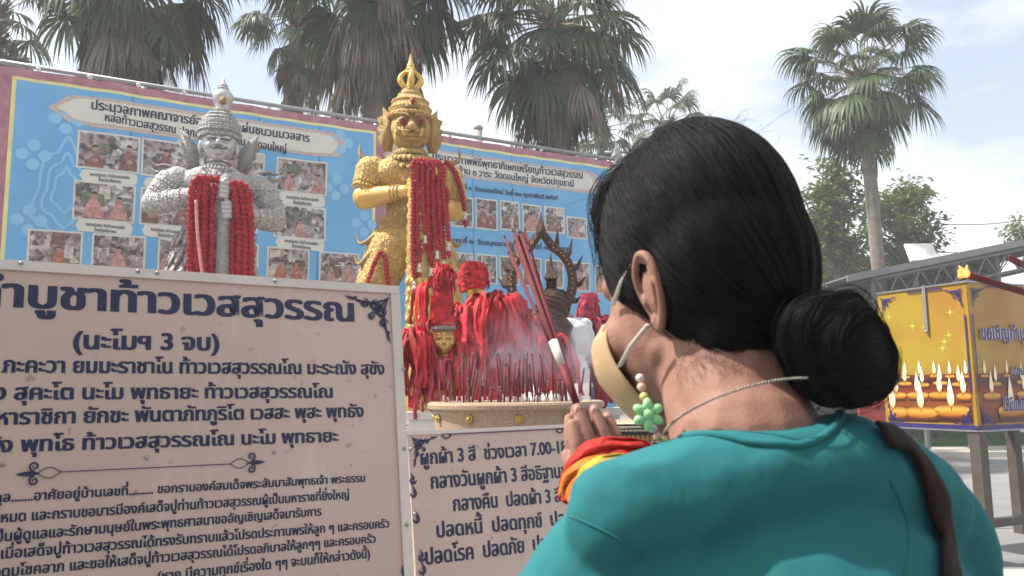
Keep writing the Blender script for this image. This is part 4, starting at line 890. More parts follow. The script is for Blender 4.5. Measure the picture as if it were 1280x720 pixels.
for i in range(84):
    p = protos[i] if i < 5 else copy_tree(protos[rs.choice((0, 1, 1, 2, 3, 3, 3, 4))])
    a = rs.uniform(0, 2 * PI); r = .31 * math.sqrt(rs.random())
    p.location = pc + V((r * math.cos(a), r * math.sin(a), zr - .014)); p.rotation_euler = (rs.gauss(0, .10), rs.gauss(0, .10), rs.uniform(0, 6)); p.scale = (1, 1, rs.uniform(.75, 1.25))
# ------------------------------------------------------------------ smoke over the pot
sm = bpy.data.materials.new('incense_smoke'); sm.use_nodes = True; t_ = sm.node_tree; t_.nodes.clear()
pv = t_.nodes.new('ShaderNodeVolumePrincipled'); ou = t_.nodes.new('ShaderNodeOutputMaterial'); pv.inputs['Color'].default_value = (.82, .82, .95, 1); pv.inputs['Anisotropy'].default_value = .2
tcn = t_.nodes.new('ShaderNodeTexCoord'); mpn = t_.nodes.new('ShaderNodeMapping'); mpn.inputs['Scale'].default_value = (1.4, 1, .8); nn = t_.nodes.new('ShaderNodeTexNoise'); nn.inputs['Scale'].default_value = 4.5; nn.inputs['Detail'].default_value = 4; nn.inputs['Distortion'].default_value = 1.2
mr = t_.nodes.new('ShaderNodeMapRange'); mr.inputs['From Min'].default_value = .48; mr.inputs['From Max'].default_value = .85; mr.inputs['To Max'].default_value = 5.0
t_.links.new(tcn.outputs['Object'], mpn.inputs[0]); t_.links.new(mpn.outputs[0], nn.inputs['Vector']); t_.links.new(nn.outputs['Fac'], mr.inputs[0]); mg = t_.nodes.new('ShaderNodeMapping'); mg.inputs['Location'].default_value = (-.25, -.4, -.6); mg.inputs['Scale'].default_value = (2.6, 2.2, 3.6); gr = t_.nodes.new('ShaderNodeTexGradient'); gr.gradient_type = 'SPHERICAL'
mul = t_.nodes.new('ShaderNodeMath'); mul.operation = 'MULTIPLY'; t_.links.new(tcn.outputs['Object'], mg.inputs[0]); t_.links.new(mg.outputs[0], gr.inputs[0]); t_.links.new(gr.outputs['Fac'], mul.inputs[0]); t_.links.new(mr.outputs[0], mul.inputs[1]); t_.links.new(mul.outputs[0], pv.inputs['Density']); t_.links.new(pv.outputs[0], ou.inputs['Volume'])
b = blob([('e', (.10, .18, .17), (.48, .5, .32))], .03, 4)
o = obj('smoke', b, sm); o.location = pc + V((0, 0, zr + .01)); tag(o, 'thin bluish incense smoke drifting above the stone pot', 'smoke', kind='stuff')
# wire tray and low table right of the pot
q = P(800, 555, 2.9)
t = thing('wire_tray_stand', 'black wire mesh tray on legs right of the incense pot', 'tray stand', (q.x, q.y, 0))
b = MB(); w_, d_, z1, z0 = .34, .26, P(800, 536, 2.75).z, P(800, 536, 2.75).z - .07
for i in range(22): 
    x = -w_ / 2 + w_ * i / 21
    b.tube([(x, -d_ / 2, z0), (x + .012, -d_ / 2, z1)], .0012, 4, False); b.tube([(x + .012, -d_ / 2 - .001, z0), (x, -d_ / 2 - .001, z1)], .0012, 4, False); b.tube([(x, -d_ / 2, z0), (x, d_ / 2, z0)], .0012, 4, False)
obj('mesh_panel', b, BLK, t)['kind'] = 'stuff'
for z in (z0, z1):
    b = MB(); b.tube([(-w_ / 2, -d_ / 2, z), (w_ / 2, -d_ / 2, z), (w_ / 2, d_ / 2, z), (-w_ / 2, d_ / 2, z), (-w_ / 2, -d_ / 2, z)], .004, 6); obj('rim', b, BLK, t)
for x in (-1, 1):
    for y in (-1, 1): obj('leg', MB().tube([(x * w_ / 2, y * d_ / 2, 0), (x * w_ / 2, y * d_ / 2, z1)], .006, 8), BLK, t)
q = P(858, 548, 4.6)
t = thing('altar_table', 'cream stepped table edge glimpsed behind the flower earring', 'table', (q.x, q.y + .4, 0))
CRM = mat('cream_lacquer', (.62, .50, .32), .4, 0, .1, 8)
for j, (z, g) in enumerate(((q.z + .06, 0), (q.z + .0, .03), (q.z - .10, .0))):
    b = MB(); b.box((0, g, z), (1.1, .8 - 2 * g, .035)); obj('table_top' if j == 0 else 'ledge', b, CRM if j != 1 else MATS['brass'], t, False)
b = MB(); b.box((0, 0, (q.z - .12) / 2), (.95, .62, q.z - .12)); obj('base', b, BLK, t, False)

# ------------------------------------------------------------------ the praying woman in the foreground
SKIN = mat('skin', (.26, .128, .092), .62, 0, .12, 40, .12, 420, sss=.12, spec=.3, col2=(.345, .185, .138))
HAIR = mat('hair_black', (.003, .003, .004), .65, 0, .3, 60, .3, 60, spec=.12, stretch=(1, 1, 6))
STRAND = mat('hair_strand', (.008, .007, .0075), .5, 0, .5, 30, spec=.18)
TEAL = mat('teal_cotton', (.024, .158, .166), .88, 0, .08, 14, .55, 17, stretch=(1, 1, .55), spec=.2)
HC = V((.163, .690, CAMZ + .075)); TH = R(36)
HM = Matrix.Translation(HC) @ Matrix.Rotation(TH, 4, 'Z') @ Matrix.Rotation(R(-7), 4, 'X')
def HW(p): return HM @ V(p)
FW = Matrix.Rotation(TH, 3, 'Z') @ V((0, 1, 0)); RT = Matrix.Rotation(TH, 3, 'Z') @ V((1, 0, 0))
TB_ = R(24); BR = Matrix.Rotation(TB_, 3, 'Z'); BC = V((.212, .650, 0))           # torso frame
def BWd(x, y, z): return BC + BR @ V((x, y, 0)) + V((0, 0, z))
woman = thing('person', 'woman in a teal blouse praying with her black hair in a low bun', 'person', (BC.x, BC.y, 0))
hrot = (Matrix.Rotation(TH, 3, 'Z') @ Matrix.Rotation(R(-7), 3, 'X'))
head = [('e', (0, -.006, .045), (.068, .084, .088)), ('e', (0, .032, -.02), (.059, .058, .080)), ('e', (0, .040, -.070), (.044, .048, .034)), ('e', (0, .066, -.092), (.020, .020, .017)),
        ('e', (-.038, .055, -.028), (.024, .026, .026)), ('e', (.038, .055, -.028), (.024, .026, .026)), ('c', (-.040, .012, -.042), (-.026, .048, -.080), .015, .016), ('c', (.040, .012, -.042), (.026, .048, -.080), .015, .016),
        ('c', (0, .094, .018), (0, .116, -.026), .009, .013), ('e', (-.011, .106, -.032), .009), ('e', (.011, .106, -.032), .009), ('e', (0, .096, -.062), (.022, .012, .007)), ('e', (0, .094, -.072), (.018, .012, .008)),
        ('c', (-.026, .074, .026), (.026, .074, .026), .014, .014)]
NB = BWd(-.034, -.002, 1.285)
hl = [(p[0],) + tuple(HW(q) if i < (2 if p[0] == 'c' else 1) else q for i, q in enumerate(p[1:])) + ((hrot,) if p[0] == 'e' else ()) for p in head]
hl = [(p[0], p[1], p[2] if hasattr(p[2], '__len__') else (p[2],) * 3, hrot) if p[0] == 'e' else p for p in hl]
hl += [('c', HW((0, -.012, -.035)), NB + V((0, 0, -.0)), .050, .056), ('c', HW((0, -.030, .0)), NB + V((0, 0, -.02)), .045, .053), ('c', NB, BWd(0, .0, 1.20), .060, .085), ('c', HW((-.02, .0, -.06)), NB + RT * -.03 + V((0, 0, -.02)), .03, .035)]
skin_head = blob(hl, .0030, 5)
# torso, arms, legs under the clothes
WL, WR = P(752, 606, .86), P(768, 612, .90)      # wrists
ShL, ShR = BWd(-.150, .018, 1.196), BWd(.152, -.005, 1.200)
ElL, ElR = BWd(-.195, .10, .985), BWd(.200, .11, .985)
tor = [('e', BWd(0, 0, 1.12), (.15, .10, .17), BR), ('e', BWd(0, 0, .93), (.13, .095, .15), BR), ('e', BWd(0, 0, .82), (.165, .11, .11), BR), ('c', ShL, ElL, .045, .036), ('c', ShR, ElR, .045, .036), ('c', ElL, WL, .035, .024), ('c', ElR, WR, .035, .024),
       ('c', BWd(-.085, 0, .82), BWd(-.09, .02, .45), .085, .055), ('c', BWd(.085, 0, .82), BWd(.09, .02, .45), .085, .055), ('c', BWd(-.09, .02, .45), BWd(-.09, 0, .08), .052, .034), ('c', BWd(.09, .02, .45), BWd(.09, 0, .08), .052, .034),
       ('c', BWd(-.09, -.01, .04), BWd(-.095, .15, .03), .033, .026), ('c', BWd(.09, -.01, .04), BWd(.095, .15, .03), .033, .026)]
skin_body = blob(tor, .009, 3)
def hand_prims(wr, tips, mids, base_dir, thumb):
    """palm and four unequal fingers, each root-knuckle-joint-tip; thumb off the side of the palm"""
    L_ = []
    for tp, md, kn in zip(tips, mids, base_dir):
        j = md.lerp(tp, .5) + (md - kn).cross(V((0, 0, 1))) * .0
        L_ += [('c', kn, md, .0092, .0084), ('c', md, j, .0084, .0078), ('c', j, tp, .0078, .0066), ('c', wr.lerp(kn, .25), kn, .015, .0105)]
    for a, c in zip(base_dir[:-1], base_dir[1:]): L_ += [('c', a.lerp(wr, .2), c.lerp(wr, .2), .010, .010), ('c', a.lerp(wr, .55), c.lerp(wr, .55), .013, .013)]
    L_ += [('c', thumb[0], thumb[1], .0125, .011), ('c', thumb[1], thumb[2], .010, .0085), ('c', thumb[2], thumb[3], .0085, .007)]
    return L_
hL_t = [P(722, 509, .90), P(743, 511, .905), P(757, 519, .92), P(716, 526, .885)]
# left hand: index nearest the face is rightmost in view; the back of the hand is turned to us
L_tips = [P(716, 531, .875), P(722, 511, .885), P(743, 512, .895), P(759, 521, .905)]
L_mids = [P(721, 556, .868), P(733, 543, .875), P(752, 541, .885), P(768, 545, .895)]
L_kn = [P(726, 578, .865), P(741, 570, .87), P(757, 566, .88), P(773, 567, .892)]
R_off = V((-.004, .026, .002))
R_tips = [p + R_off for p in L_tips]; R_tips = [P(712, 524, .905), P(720, 512, .912), P(738, 514, .922), P(752, 524, .93)]
R_mids = [p + R_off for p in L_mids]; R_kn = [p + R_off for p in L_kn]
thL = [P(738, 596, .862), P(722, 590, .866), P(713, 580, .872), P(709, 569, .878)]
thR = [p + V((.004, .024, 0)) for p in thL]
hands = blob(hand_prims(WL, L_tips, L_mids, L_kn, thL), .0019, 2, .4); hr = blob(hand_prims(WR, R_tips, R_mids, R_kn, thR), .0019, 2, .4)
sk = MB()
for q in (skin_head, skin_body, hands, hr): sk.add(q.v, q.f)
obj('body', sk, SKIN, woman, True, True)
nb = MB()
for tp, md in zip(L_tips[1:], L_mids[1:]):
    d = (tp - md).normalized(); c = tp - d * .006 + V((0, -.0058, 0)); nb.ell(c, (.0048, .0018, .0062), 10, 6)
NAIL = mat('fingernail', (.62, .36, .30), .3)
for i in range(3):
    tp, md = L_tips[i + 1], L_mids[i + 1]; d = (tp - md).normalized(); n1 = MB(); n1.ell(tp - d * .003 + V((-.0015, -.0052, .001)), (.0042, .0017, .0058), 10, 6); obj('fingernail', n1, NAIL, woman, True, True)
# ear
def ear(sx):
    pts = bez([(-.0, .014, -.020), (.004 * sx, .020, -.002), (.010 * sx, .018, .018), (.014 * sx, .004, .034), (.016 * sx, -.012, .030), (.014 * sx, -.019, .012), (.009 * sx, -.014, -.010), (.004 * sx, -.004, -.026), (.0, .008, -.034), (-.001, .013, -.026)], 6)
    b = []
    for a, c in zip(pts[:-1], pts[1:]): b.append(('c', a, c, .0042, .0042))
    b += [('e', (.002 * sx, -.001, .009), (.0095, .0185, .033)), ('e', (.001 * sx, .006, -.026), (.0048, .009, .010)), ('c', (.009 * sx, -.006, .02), (.006 * sx, .002, .0), .003, .003), ('e', (.005 * sx, .014, -.006), (.0045, .0055, .008)), ('c', (.012 * sx, -.008, .026), (.0125 * sx, -.010, .006), .003, .0034), ('c', (.0125 * sx, -.010, .006), (.008 * sx, -.004, -.012), .0034, .003), ('c', (.012 * sx, -.008, .026), (.011 * sx, .004, .030), .003, .0024)]
    b = blob(b, .0014, 2, .4); M = HM @ Matrix.Translation((sx * .065, -.014, .000)) @ Matrix.Rotation(R(-4), 4, 'X') @ Matrix.Diagonal((.95, .70, .86, 1)); return place(b, M)
for sx in (-1, 1): obj('ear', ear(sx), SKIN, woman, True, True)
# eyes and brows (turned away from us, still there)
for sx in (-1, 1):
    obj('eye', place(MB().ell((sx * .027, .066, .004), (.012, .010, .008), 12, 8), HM), WHT, woman, True, True)
    obj('eyebrow', place(MB().tube(bez([(sx * .012, .090, .026), (sx * .026, .087, .030), (sx * .038, .070, .026)], 5), [.002] * 8 + [.0015, .001, .0005], 6), HM), HAIR, woman, True, True)
# hair: a cap over the skull, cut along the hairline, and a low bun
cap = blob([('e', (0, -.008, .055), (.079, .093, .104)), ('e', (0, -.034, .022), (.077, .072, .086)), ('e', (0, -.048, -.026), (.060, .044, .052)), ('e', (0, .040, .088), (.062, .046, .054))], .004, 6)
def keep(p):
    x, y, z = p
    front = .084 + (z - .075) * .22 if z > .075 else .020 + max(0, (z - .018)) * 1.15       # hairline over forehead and temple
    if z < .020: front = -.024 - max(0, -.02 - z) * .35
    return y < front and z > -.082
idx = {}; cv_ = []; 
for i, p in enumerate(cap.v):
    if keep(p): idx[i] = len(cv_); cv_.append(p)
capm = MB(); capm.v = cv_; capm.f = [tuple(idx[i] for i in f) for f in cap.f if all(i in idx for i in f)]
tree = BVHTree.FromPolygons([tuple(v) for v in cap.v], cap.f)
BUN = HM.inverted() @ P(1040, 434, .600)
bunr = .040
bun = blob([('e', BUN, (.040, .040, .044)), ('e', BUN + V((.0, .016, .008)), (.032, .034, .034)), ('e', BUN + V((.004, -.008, -.012)), (.036, .033, .034))], .003, 6)
rh = random.Random(21)
st = MB(); N_ST = 4600
def flow(p, tgt, steps, lift, step=.008):
    out = []; p = V(p)
    for i in range(steps):
        q, nrm, _, _ = tree.find_nearest(p)
        out.append(q + nrm * lift); d = (tgt - q); 
        if d.length < .03: break
        d.normalize(); d = (d - nrm * d.dot(nrm)).normalized(); side = nrm.cross(d)
        p = q + d * step + side * rh.gauss(0, .0004) + nrm * 0
    return out
tgt = BUN + V((0, .03, .01))
for i in range(N_ST):
    x = rh.uniform(-.09, .09); z = rh.uniform(-.02, .15); y = rh.uniform(-.06, .10)
    q, nrm, _, _ = tree.find_nearest(V((x, y, z + .02)))
    if not keep(q - V((0, .004, 0))): continue
    if q.x > .03 and rh.random() < .6: continue
    pts = flow(q, tgt, rh.randint(6, 22), rh.uniform(.0003, .0028))
    if len(pts) > 3: n = len(pts); st.tube(pts, [rh.uniform(.00016, .0004) * (1 if 1 < j < n - 2 else .3) for j in range(n)], 3, False)
# hairline strands: from the temple, over the ear and from the nape up to the bun
for i in range(420):
    z = rh.uniform(-.10, .10); sx = -1 if rh.random() < .8 else 1
    y = (.084 + (z - .075) * .22 if z > .075 else (.020 + max(0, z - .018) * 1.15 if z > .02 else -.026)) + rh.uniform(-.012, .010)
    q, nrm, _, _ = tree.find_nearest(V((sx * rh.uniform(.02 if z > .07 or z < -.03 else .06, .10), y, z)))
    pts = flow(q, tgt, 14, rh.uniform(.0, .002))
    if len(pts) > 3: st.tube(pts, [.0004] * len(pts), 3, False)
for i in range(120):     # fringe falling past the forehead on the near side
    a = V((rh.uniform(-.064, -.03), rh.uniform(.020, .050), rh.uniform(.095, .125))); e = V((rh.uniform(-.067, -.048), rh.uniform(.042, .064), rh.uniform(.022, .075)))
    m1 = a.lerp(e, .45) + V((-.003, .009, .004)) ; st.tube(bez([a + V((.01, -.04, .01)), a, m1, e], 6), [.00042] * 16 + [.0003, .0002, .0001], 3, False)
for i in range(150):     # flyaways lifting off the crown
    q, nrm, _, _ = tree.find_nearest(V((rh.uniform(-.09, .08), rh.uniform(-.07, .08), rh.uniform(.10, .16))))
    d = V((rh.gauss(0, .6), rh.gauss(-.3, .6), rh.gauss(0, .3))).normalized(); ln = rh.uniform(.015, .05)
    st.tube(bez([q, q + nrm * ln * .14 + d * ln * .4, q + nrm * ln * .08 + d * ln * .9], 5), [.00014] * 8 + [.0001, .00007, .00004], 3, False)
for i in range(0):     # short wisps on the nape
    q = V((rh.uniform(-.062, -.01), rh.uniform(-.065, -.03), rh.uniform(-.10, -.065))); st.tube(bez([q, q + V((rh.uniform(-.012, .004), rh.uniform(-.0, .018), -.018)), q + V((rh.uniform(-.02, .01), rh.uniform(-.0, .03), -.036))], 4), [.0003] * 7 + [.0002, .0001], 3, False)
HMi = HM.inverted(); skt = BVHTree.FromPolygons([tuple(HMi @ v) for v in skin_head.v], skin_head.f)
for i in range(170):     # soft hairline: short fine hairs lying on the nape and before the ear
    sx = -1 if rh.random() < .8 else 1
    if i % 4: q = V((sx * rh.uniform(.015, .066), rh.uniform(-.065, -.020), rh.uniform(-.074, -.050))); d = V((rh.gauss(0, .4), rh.uniform(-.9, .3), rh.uniform(-1, .1)))
    else: q = V((sx * .065, rh.uniform(.004, .030), rh.uniform(.0, .05))); d = V((0, rh.uniform(-.6, .6), -1))
    d.normalize(); pts = []
    for j in range(7):
        h, nrm, _, _ = skt.find_nearest(q); pts.append(h + nrm * (.0006 + .0010 * math.sin(j * .6))); d = (d + V((rh.gauss(0, .12), rh.gauss(0, .12), -.05))).normalized(); q = h + (d - nrm * d.dot(nrm)) * rh.uniform(.0014, .0034)
    st.tube(pts, [.00009] * 5 + [.00006, .00003], 3, False)
bun = MB(); bunb = blob([('e', BUN, (.038, .040, .043)), ('e', BUN + V((.006, .018, .010)), (.032, .036, .034)), ('e', BUN + V((.004, -.008, -.014)), (.035, .032, .032)), ('e', BUN + V((-.014, .004, .010)), (.028, .03, .03))], .003, 4, .5, 1, lambda p: .0028 * noise.noise(V(p) * 38) + .0012 * math.sin((V(p) - BUN).dot(V((.25, .9, .15))) * 380)); bun = bunb
bt = BVHTree.FromPolygons([tuple(v) for v in bun.v], bun.f)
bx = V((.25, .9, .15)).normalized(); by = bx.cross(V((0, 0, 1))).normalized(); bz = bx.cross(by)
for i in range(1100):    # strands wound round the bun
    a0 = rh.uniform(0, 6.3); off = rh.uniform(-.9, .9); pts = []; lift_ = rh.uniform(.0002, .0012) if rh.random() < .94 else rh.uniform(.002, .006)
    for j in range(12):
        a = a0 + j * .16; rr_ = math.sqrt(max(.02, 1 - off * off)); c = BUN + (bx * off + (by * math.cos(a) + bz * math.sin(a)) * rr_) * .05
        q, nrm, _, _ = bt.find_nearest(c); pts.append(q + nrm * lift_); off += rh.gauss(0, .01)
    st.tube(pts, [.00028] * 12, 3, False)
hcap = obj('hair', place(capm, HM), HAIR, woman, True, True)
md = hcap.modifiers.new('s', 'SOLIDIFY'); md.thickness = .006; md.offset = -1
obj('hair_bun', place(bun, HM), HAIR, woman, True, True)
so_ = obj('hair_strands', place(st, HM), STRAND, woman, True, True); so_['kind'] = 'stuff'
# face mask with two loops
MK = mat('mask_beige', (.50, .33, .185), .85, 0, .06, 12)
cen = bez([(0, .098, -.006), (0, .118, -.024), (0, .129, -.044), (0, .112, -.076), (0, .074, -.104)], 4); sid = bez([(.052, .056, -.010), (.0625, .056, -.022), (.0645, .050, -.044), (.058, .040, -.068), (.036, .030, -.100)], 4)
mm = MB(); nr_ = len(cen); nc_ = 17; vs = []
for i in range(nr_):
    for j in range(nc_):
        f = j / 8 - 1; g = abs(f); q = cen[i].lerp(sid[i], g) + V((.010 * math.sin(g * PI), .010 * math.sin(g * PI), 0)); pl_ = .0012 * math.sin(i * 1.3 + g * 3) * math.sin(g * PI)
        vs.append((q.x * (1 if f > 0 else -1), q.y + pl_, q.z))
mm.add(vs, [(i * nc_ + j, i * nc_ + j + 1, (i + 1) * nc_ + j + 1, (i + 1) * nc_ + j) for i in range(nr_ - 1) for j in range(nc_ - 1)])
mo = obj('face_mask', place(mm, HM), MK, woman, True, True); md = mo.modifiers.new('s', 'SOLIDIFY'); md.thickness = .0016
MKS = mat('mask_loop', (.78, .70, .62), .8)
for sx in (-1, 1):
    for a, c in (((sx * .0605, .045, .002), (sx * .0735, -.002, .030)), ((sx * .0615, .044, -.052), (sx * .0715, -.004, -.026))):
        obj('mask_loop', place(MB().tube([V(a), V(a).lerp(V(c), .5) + V((sx * .003, 0, 0)), V(c)], .0023, 8, True, .6), HM), MKS, mo, True, True)
for ch in mo.children: ch.location = (0, 0, 0)
# blouse
yl = BWd
blo = [('e', yl(0, -.005, 1.13), (.165, .118, .14), BR), ('e', yl(0, 0, .95), (.15, .115, .17), BR), ('e', yl(0, 0, .80), (.175, .125, .09), BR),
       ('c', yl(-.05, -.008, 1.226), ShL, .060, .053), ('c', yl(.05, -.012, 1.228), ShR, .060, .052), ('e', yl(0, -.022, 1.218), (.082, .068, .055), BR), ('c', ShL, ElL, .053, .056), ('c', ShR, ElR, .052, .055),
       ('c', P(760, 655, .575), P(850, 622, .585), .033, .036), ('c', P(850, 622, .585), P(950, 598, .597), .036, .042), ('c', P(950, 598, .597), P(1050, 584, .615), .042, .043), ('c', P(1050, 584, .615), P(1130, 640, .67), .043, .05),
       ('c', ElL, ElL.lerp(WL, .55), .058, .042), ('c', ElR, ElR.lerp(WR, .55), .058, .042)]
def wr_(p):
    q = V(p); l_ = BR.transposed() @ (q - BC); ax_ = min(1, max(0, (abs(l_.x) - .05) * 9))
    rd = 1 - abs(noise.noise(V((l_.x * 5 + l_.z * 11, l_.y * 5, l_.z * 5 - l_.x * 9)))) * 2.6
    rd2 = 1 - abs(noise.noise(V((l_.x * 16 + 3, l_.y * 8, l_.z * 4)))) * 2.6
    return .0095 * max(0, rd) ** 2 * ax_ + .0055 * max(0, rd2) ** 2 * min(1, max(0, (1.17 - q.z) * 14)) + .0040 * noise.noise(V((q.x * 9, q.y * 9, q.z * 16))) + .0016 * noise.noise(q * 34) + .002 * noise.noise(q * 13 + V((3, 0, 0))) + .0018 * math.sin(q.z * 42 + 6 * noise.noise(q * 7)) * max(0, min(1, (abs((BR.transposed() @ (q - BC)).x) - .10) * 12))
blm = blob(blo, .0045, 8, .5, 1, wr_)
obj('blouse', blm, TEAL, woman, True, True)
blt = BVHTree.FromPolygons([tuple(v) for v in blm.v], blm.f)
nk = []
for i in range(37):
    a = 2 * PI * i / 36; o = NB + BR @ V((math.cos(a) * .2, math.sin(a) * .2, 0)); 
    best = None
    for zz in range(0, 60):
        r_ = .066 + .004 * math.sin(a)
    p0 = NB + BR @ V((math.cos(a) * .070, math.sin(a) * .066 - .004, 0)); hit = blt.ray_cast(p0 + V((0, 0, .12)), V((0, 0, -1)))[0]
    if hit: nk.append(hit + V((0, 0, .0005)))
if len(nk) > 20: obj('neckband', MB().tube(nk, .0032, 8), TEAL, woman, True, True)
for (pa_, pb_2) in (((700, 640), (806, 700)), ((1112, 600), (1130, 720))):
    ln_ = []
    for i in range(26):
        f = i / 25; d = ray(pa_[0] + (pb_2[0] - pa_[0]) * f + 14 * math.sin(f * PI), pa_[1] + (pb_2[1] - pa_[1]) * f); h = blt.ray_cast(V((0, 0, CAMZ)), d)
        if h[0]: ln_.append(h[0] + h[1] * .0001)
    if len(ln_) > 4: obj('seam', MB().tube(ln_, .0009, 5), TEAL, woman, True, True)
tr_ = [('e', yl(0, 0, .78), (.172, .122, .12), BR), ('c', yl(-.085, 0, .76), yl(-.09, .02, .45), .098, .075), ('c', yl(.085, 0, .76), yl(.09, .02, .45), .098, .075), ('c', yl(-.09, .02, .45), yl(-.09, 0, .10), .074, .06), ('c', yl(.09, .02, .45), yl(.09, 0, .10), .074, .06)]
obj('trousers', blob(tr_, .01, 4), mat('dark_trousers', (.02, .02, .03), .8), woman, True, True)
for s_ in (-1, 1): obj('shoe', blob([('c', yl(s_ * .09, -.03, .04), yl(s_ * .097, .16, .035), .042, .036)], .006, 3), BLK, woman, True, True)
# necklaces, earring
def neck_ring(n, r, dz, tilt, rad, m, name, a0=0, a1=2 * PI, var=0):
    g = MB()
    for i in range(n):
        a = a0 + (a1 - a0) * i / n; p = NB + BR @ V((math.cos(a) * r, math.sin(a) * r * .95, 0)) + V((0, 0, dz - tilt * math.sin(a)))
        hit = blt.find_nearest(p); g.ell(p, rad * (1 + var * rh.uniform(-.5, .6)), 6, 5)
    return solo(name, g, m, *name_lab[name])
name_lab = {'necklace': ('fine twisted silver chain round the nape above teal collar', 'necklace'), 'bead_lanyard': ('pastel beaded mask lanyard lying on teal collar below the green flower', 'lanyard')}
neck_ring(170, .0655, .020, .030, .0012, mat('silver_chain', (.30, .28, .25), .3, .8), 'necklace')
BEAD = [mat('bead_white', (.66, .60, .55), .25), mat('bead_blue', (.42, .50, .66), .25), mat('bead_peach', (.70, .42, .30), .25), mat('bead_magenta', (.45, .08, .25), .3), mat('bead_yellow', (.62, .55, .16), .3)]
lan = thing('bead_lanyard', 'pastel beaded mask lanyard hanging from ear loop to teal collar', 'lanyard', P(812, 520, .60))
pth = bez([P(799, 462, .615), P(801, 480, .612), P(806, 500, .606), P(812, 522, .60), P(820, 543, .60), P(832, 553, .605), P(852, 556, .61), P(880, 548, .61), P(905, 540, .605), P(930, 536, .60)], 5)
for i, p in enumerate(pth[::2]):
    pass
dist = 0; last = pth[0]; i = 0
for p in pth[1:]:
    if (p - last).length > .0062:
        big = p.x > P(838, 550, .6).x; r_ = .0062 if (big and i % 3 == 0) else .0034
        obj('bead', MB().ell(p, r_, 10, 8), BEAD[(i * 7) % 5 if not big else (i % 3)], lan, True, True); last = p; i += 1
fl = thing('flower_charm', 'pale green plastic flower charm hanging beside the cheek', 'charm', P(810, 519, .597))
GRN = mat('mint_plastic', (.32, .66, .30), .3, 0, .05, 5, coat=.4, spec=.6)
c = P(810, 518, .594)
for i in range(6):
    a = PI / 6 + i * PI / 3; q = V((math.cos(a), 0, math.sin(a))); rot = Matrix.Rotation(-a, 3, 'Y'); obj('petal', MB().ell(c + q * .0072, (.0050, .0030, .0036), 14, 10, rot), GRN, fl, True, True)
obj('flower_centre', MB().ell(c + V((0, -.001, 0)), (.0042, .0036, .0042), 12, 8), GRN, fl, True, True)
# shoulder bag strap
sp = []
for (px, py) in ((1098, 548), (1125, 556), (1150, 590), (1166, 630), (1176, 675), (1182, 730), (1184, 800)):
    d = ray(px, py); h = blt.ray_cast(V((0, 0, CAMZ)), d)
    if h[0]: sp.append((h[0] + h[1] * .004, h[1]))
bp_ = bez([p for p, _ in sp], 5); bn_ = bez([n_ for _, n_ in sp], 5); sp = list(zip(bp_, [n_.normalized() for n_ in bn_]))
vs = []; nS = len(sp)
for i, (p, nr) in enumerate(sp):
    t_ = (sp[min(i + 1, nS - 1)][0] - sp[max(i - 1, 0)][0]).normalized(); sd_ = t_.cross(nr).normalized()
    for s_ in (-1, -.5, 0, .5, 1): vs.append(p + sd_ * .0105 * s_ + nr * (.0012 if abs(s_) < .9 else 0))
bag = thing('shoulder_bag', 'dark brown shoulder bag strap over the teal right shoulder', 'bag', BWd(.24, -.13, .70))
BRN = mat('brown_leather', (.024, .011, .008), .75, 0, .2, 20, .2, 90, spec=.15)
if nS > 2:
    b = MB(); b.add(vs, [(5 * i + j, 5 * i + j + 1, 5 * i + j + 6, 5 * i + j + 5) for i in range(nS - 1) for j in range(4)]); so2 = obj('strap', b, BRN, bag, True, True); md = so2.modifiers.new('s', 'SOLIDIFY'); md.thickness = .003; md.offset = 1
b = blob([('e', BWd(.25, -.13, .82), (.13, .05, .11), BR)], .008, 3); obj('pouch', b, BRN, bag, True, True)
# three coloured cloth over the wrists
def cloth(cols, name):
    sc_ = thing('prayer_cloth', 'crumpled red, orange and yellow sheer cloth draped over her praying wrists', 'cloth', P(765, 600, .86))
    for (pts, wd_, m, sd) in cols:
        r_ = random.Random(sd); c_ = bez(pts, 10); vs = []; n = len(c_)
        for i, p in enumerate(c_):
            t_ = (c_[min(i + 1, n - 1)] - c_[max(i - 1, 0)]).normalized(); s1_ = t_.cross(V((0, 1, 0))).normalized(); w_ = wd_ * (.55 + .45 * math.sin(PI * min(1, (i + 2) / n * 1.1)))
            for j in range(13):
                f = j / 12 - .5; q = p + s1_ * w_ * f + V((0, -1, 0)) * (.016 * math.cos(f * PI) + .0045 * math.sin(j * 2.1 + i * .22 + sd) + .006 * noise.noise(V((i * .12, j * .35, sd)))) + s1_ * .003 * noise.noise(V((i * .2, j * .5, sd + 5)))
                vs.append(q)
        b = MB(); b.add(vs, [(13 * i + j, 13 * i + j + 1, 13 * i + j + 14, 13 * i + j + 13) for i in range(n - 1) for j in range(12)])
        o = obj('cloth_fold', b, m, sc_, True, True); md = o.modifiers.new('s', 'SOLIDIFY'); md.thickness = .0012
SH = lambda n, c: mat(n, c, .6, 0, .25, 40, .4, 120, trans=.35, spec=.3)
CR_, CO_, CY_ = SH('sheer_red', (.62, .04, .03)), SH('sheer_orange', (.75, .22, .03)), SH('sheer_yellow', (.62, .50, .06))
cloth([([P(712, 630, .83), P(726, 598, .83), P(752, 574, .83), P(790, 566, .83), P(830, 574, .84)], .042, CR_, 1), ([P(712, 628, .812), P(730, 604, .812), P(765, 590, .812), P(800, 588, .815)], .040, CO_, 2),
       ([P(722, 618, .80), P(748, 594, .80), P(778, 582, .80), P(802, 586, .80)], .030, CY_, 3), ([P(718, 634, .795), P(737, 612, .795), P(760, 600, .795)], .026, CO_, 4), ([P(775, 590, .79), P(800, 585, .79), P(826, 580, .80)], .022, CR_, 5)], 'cloth')
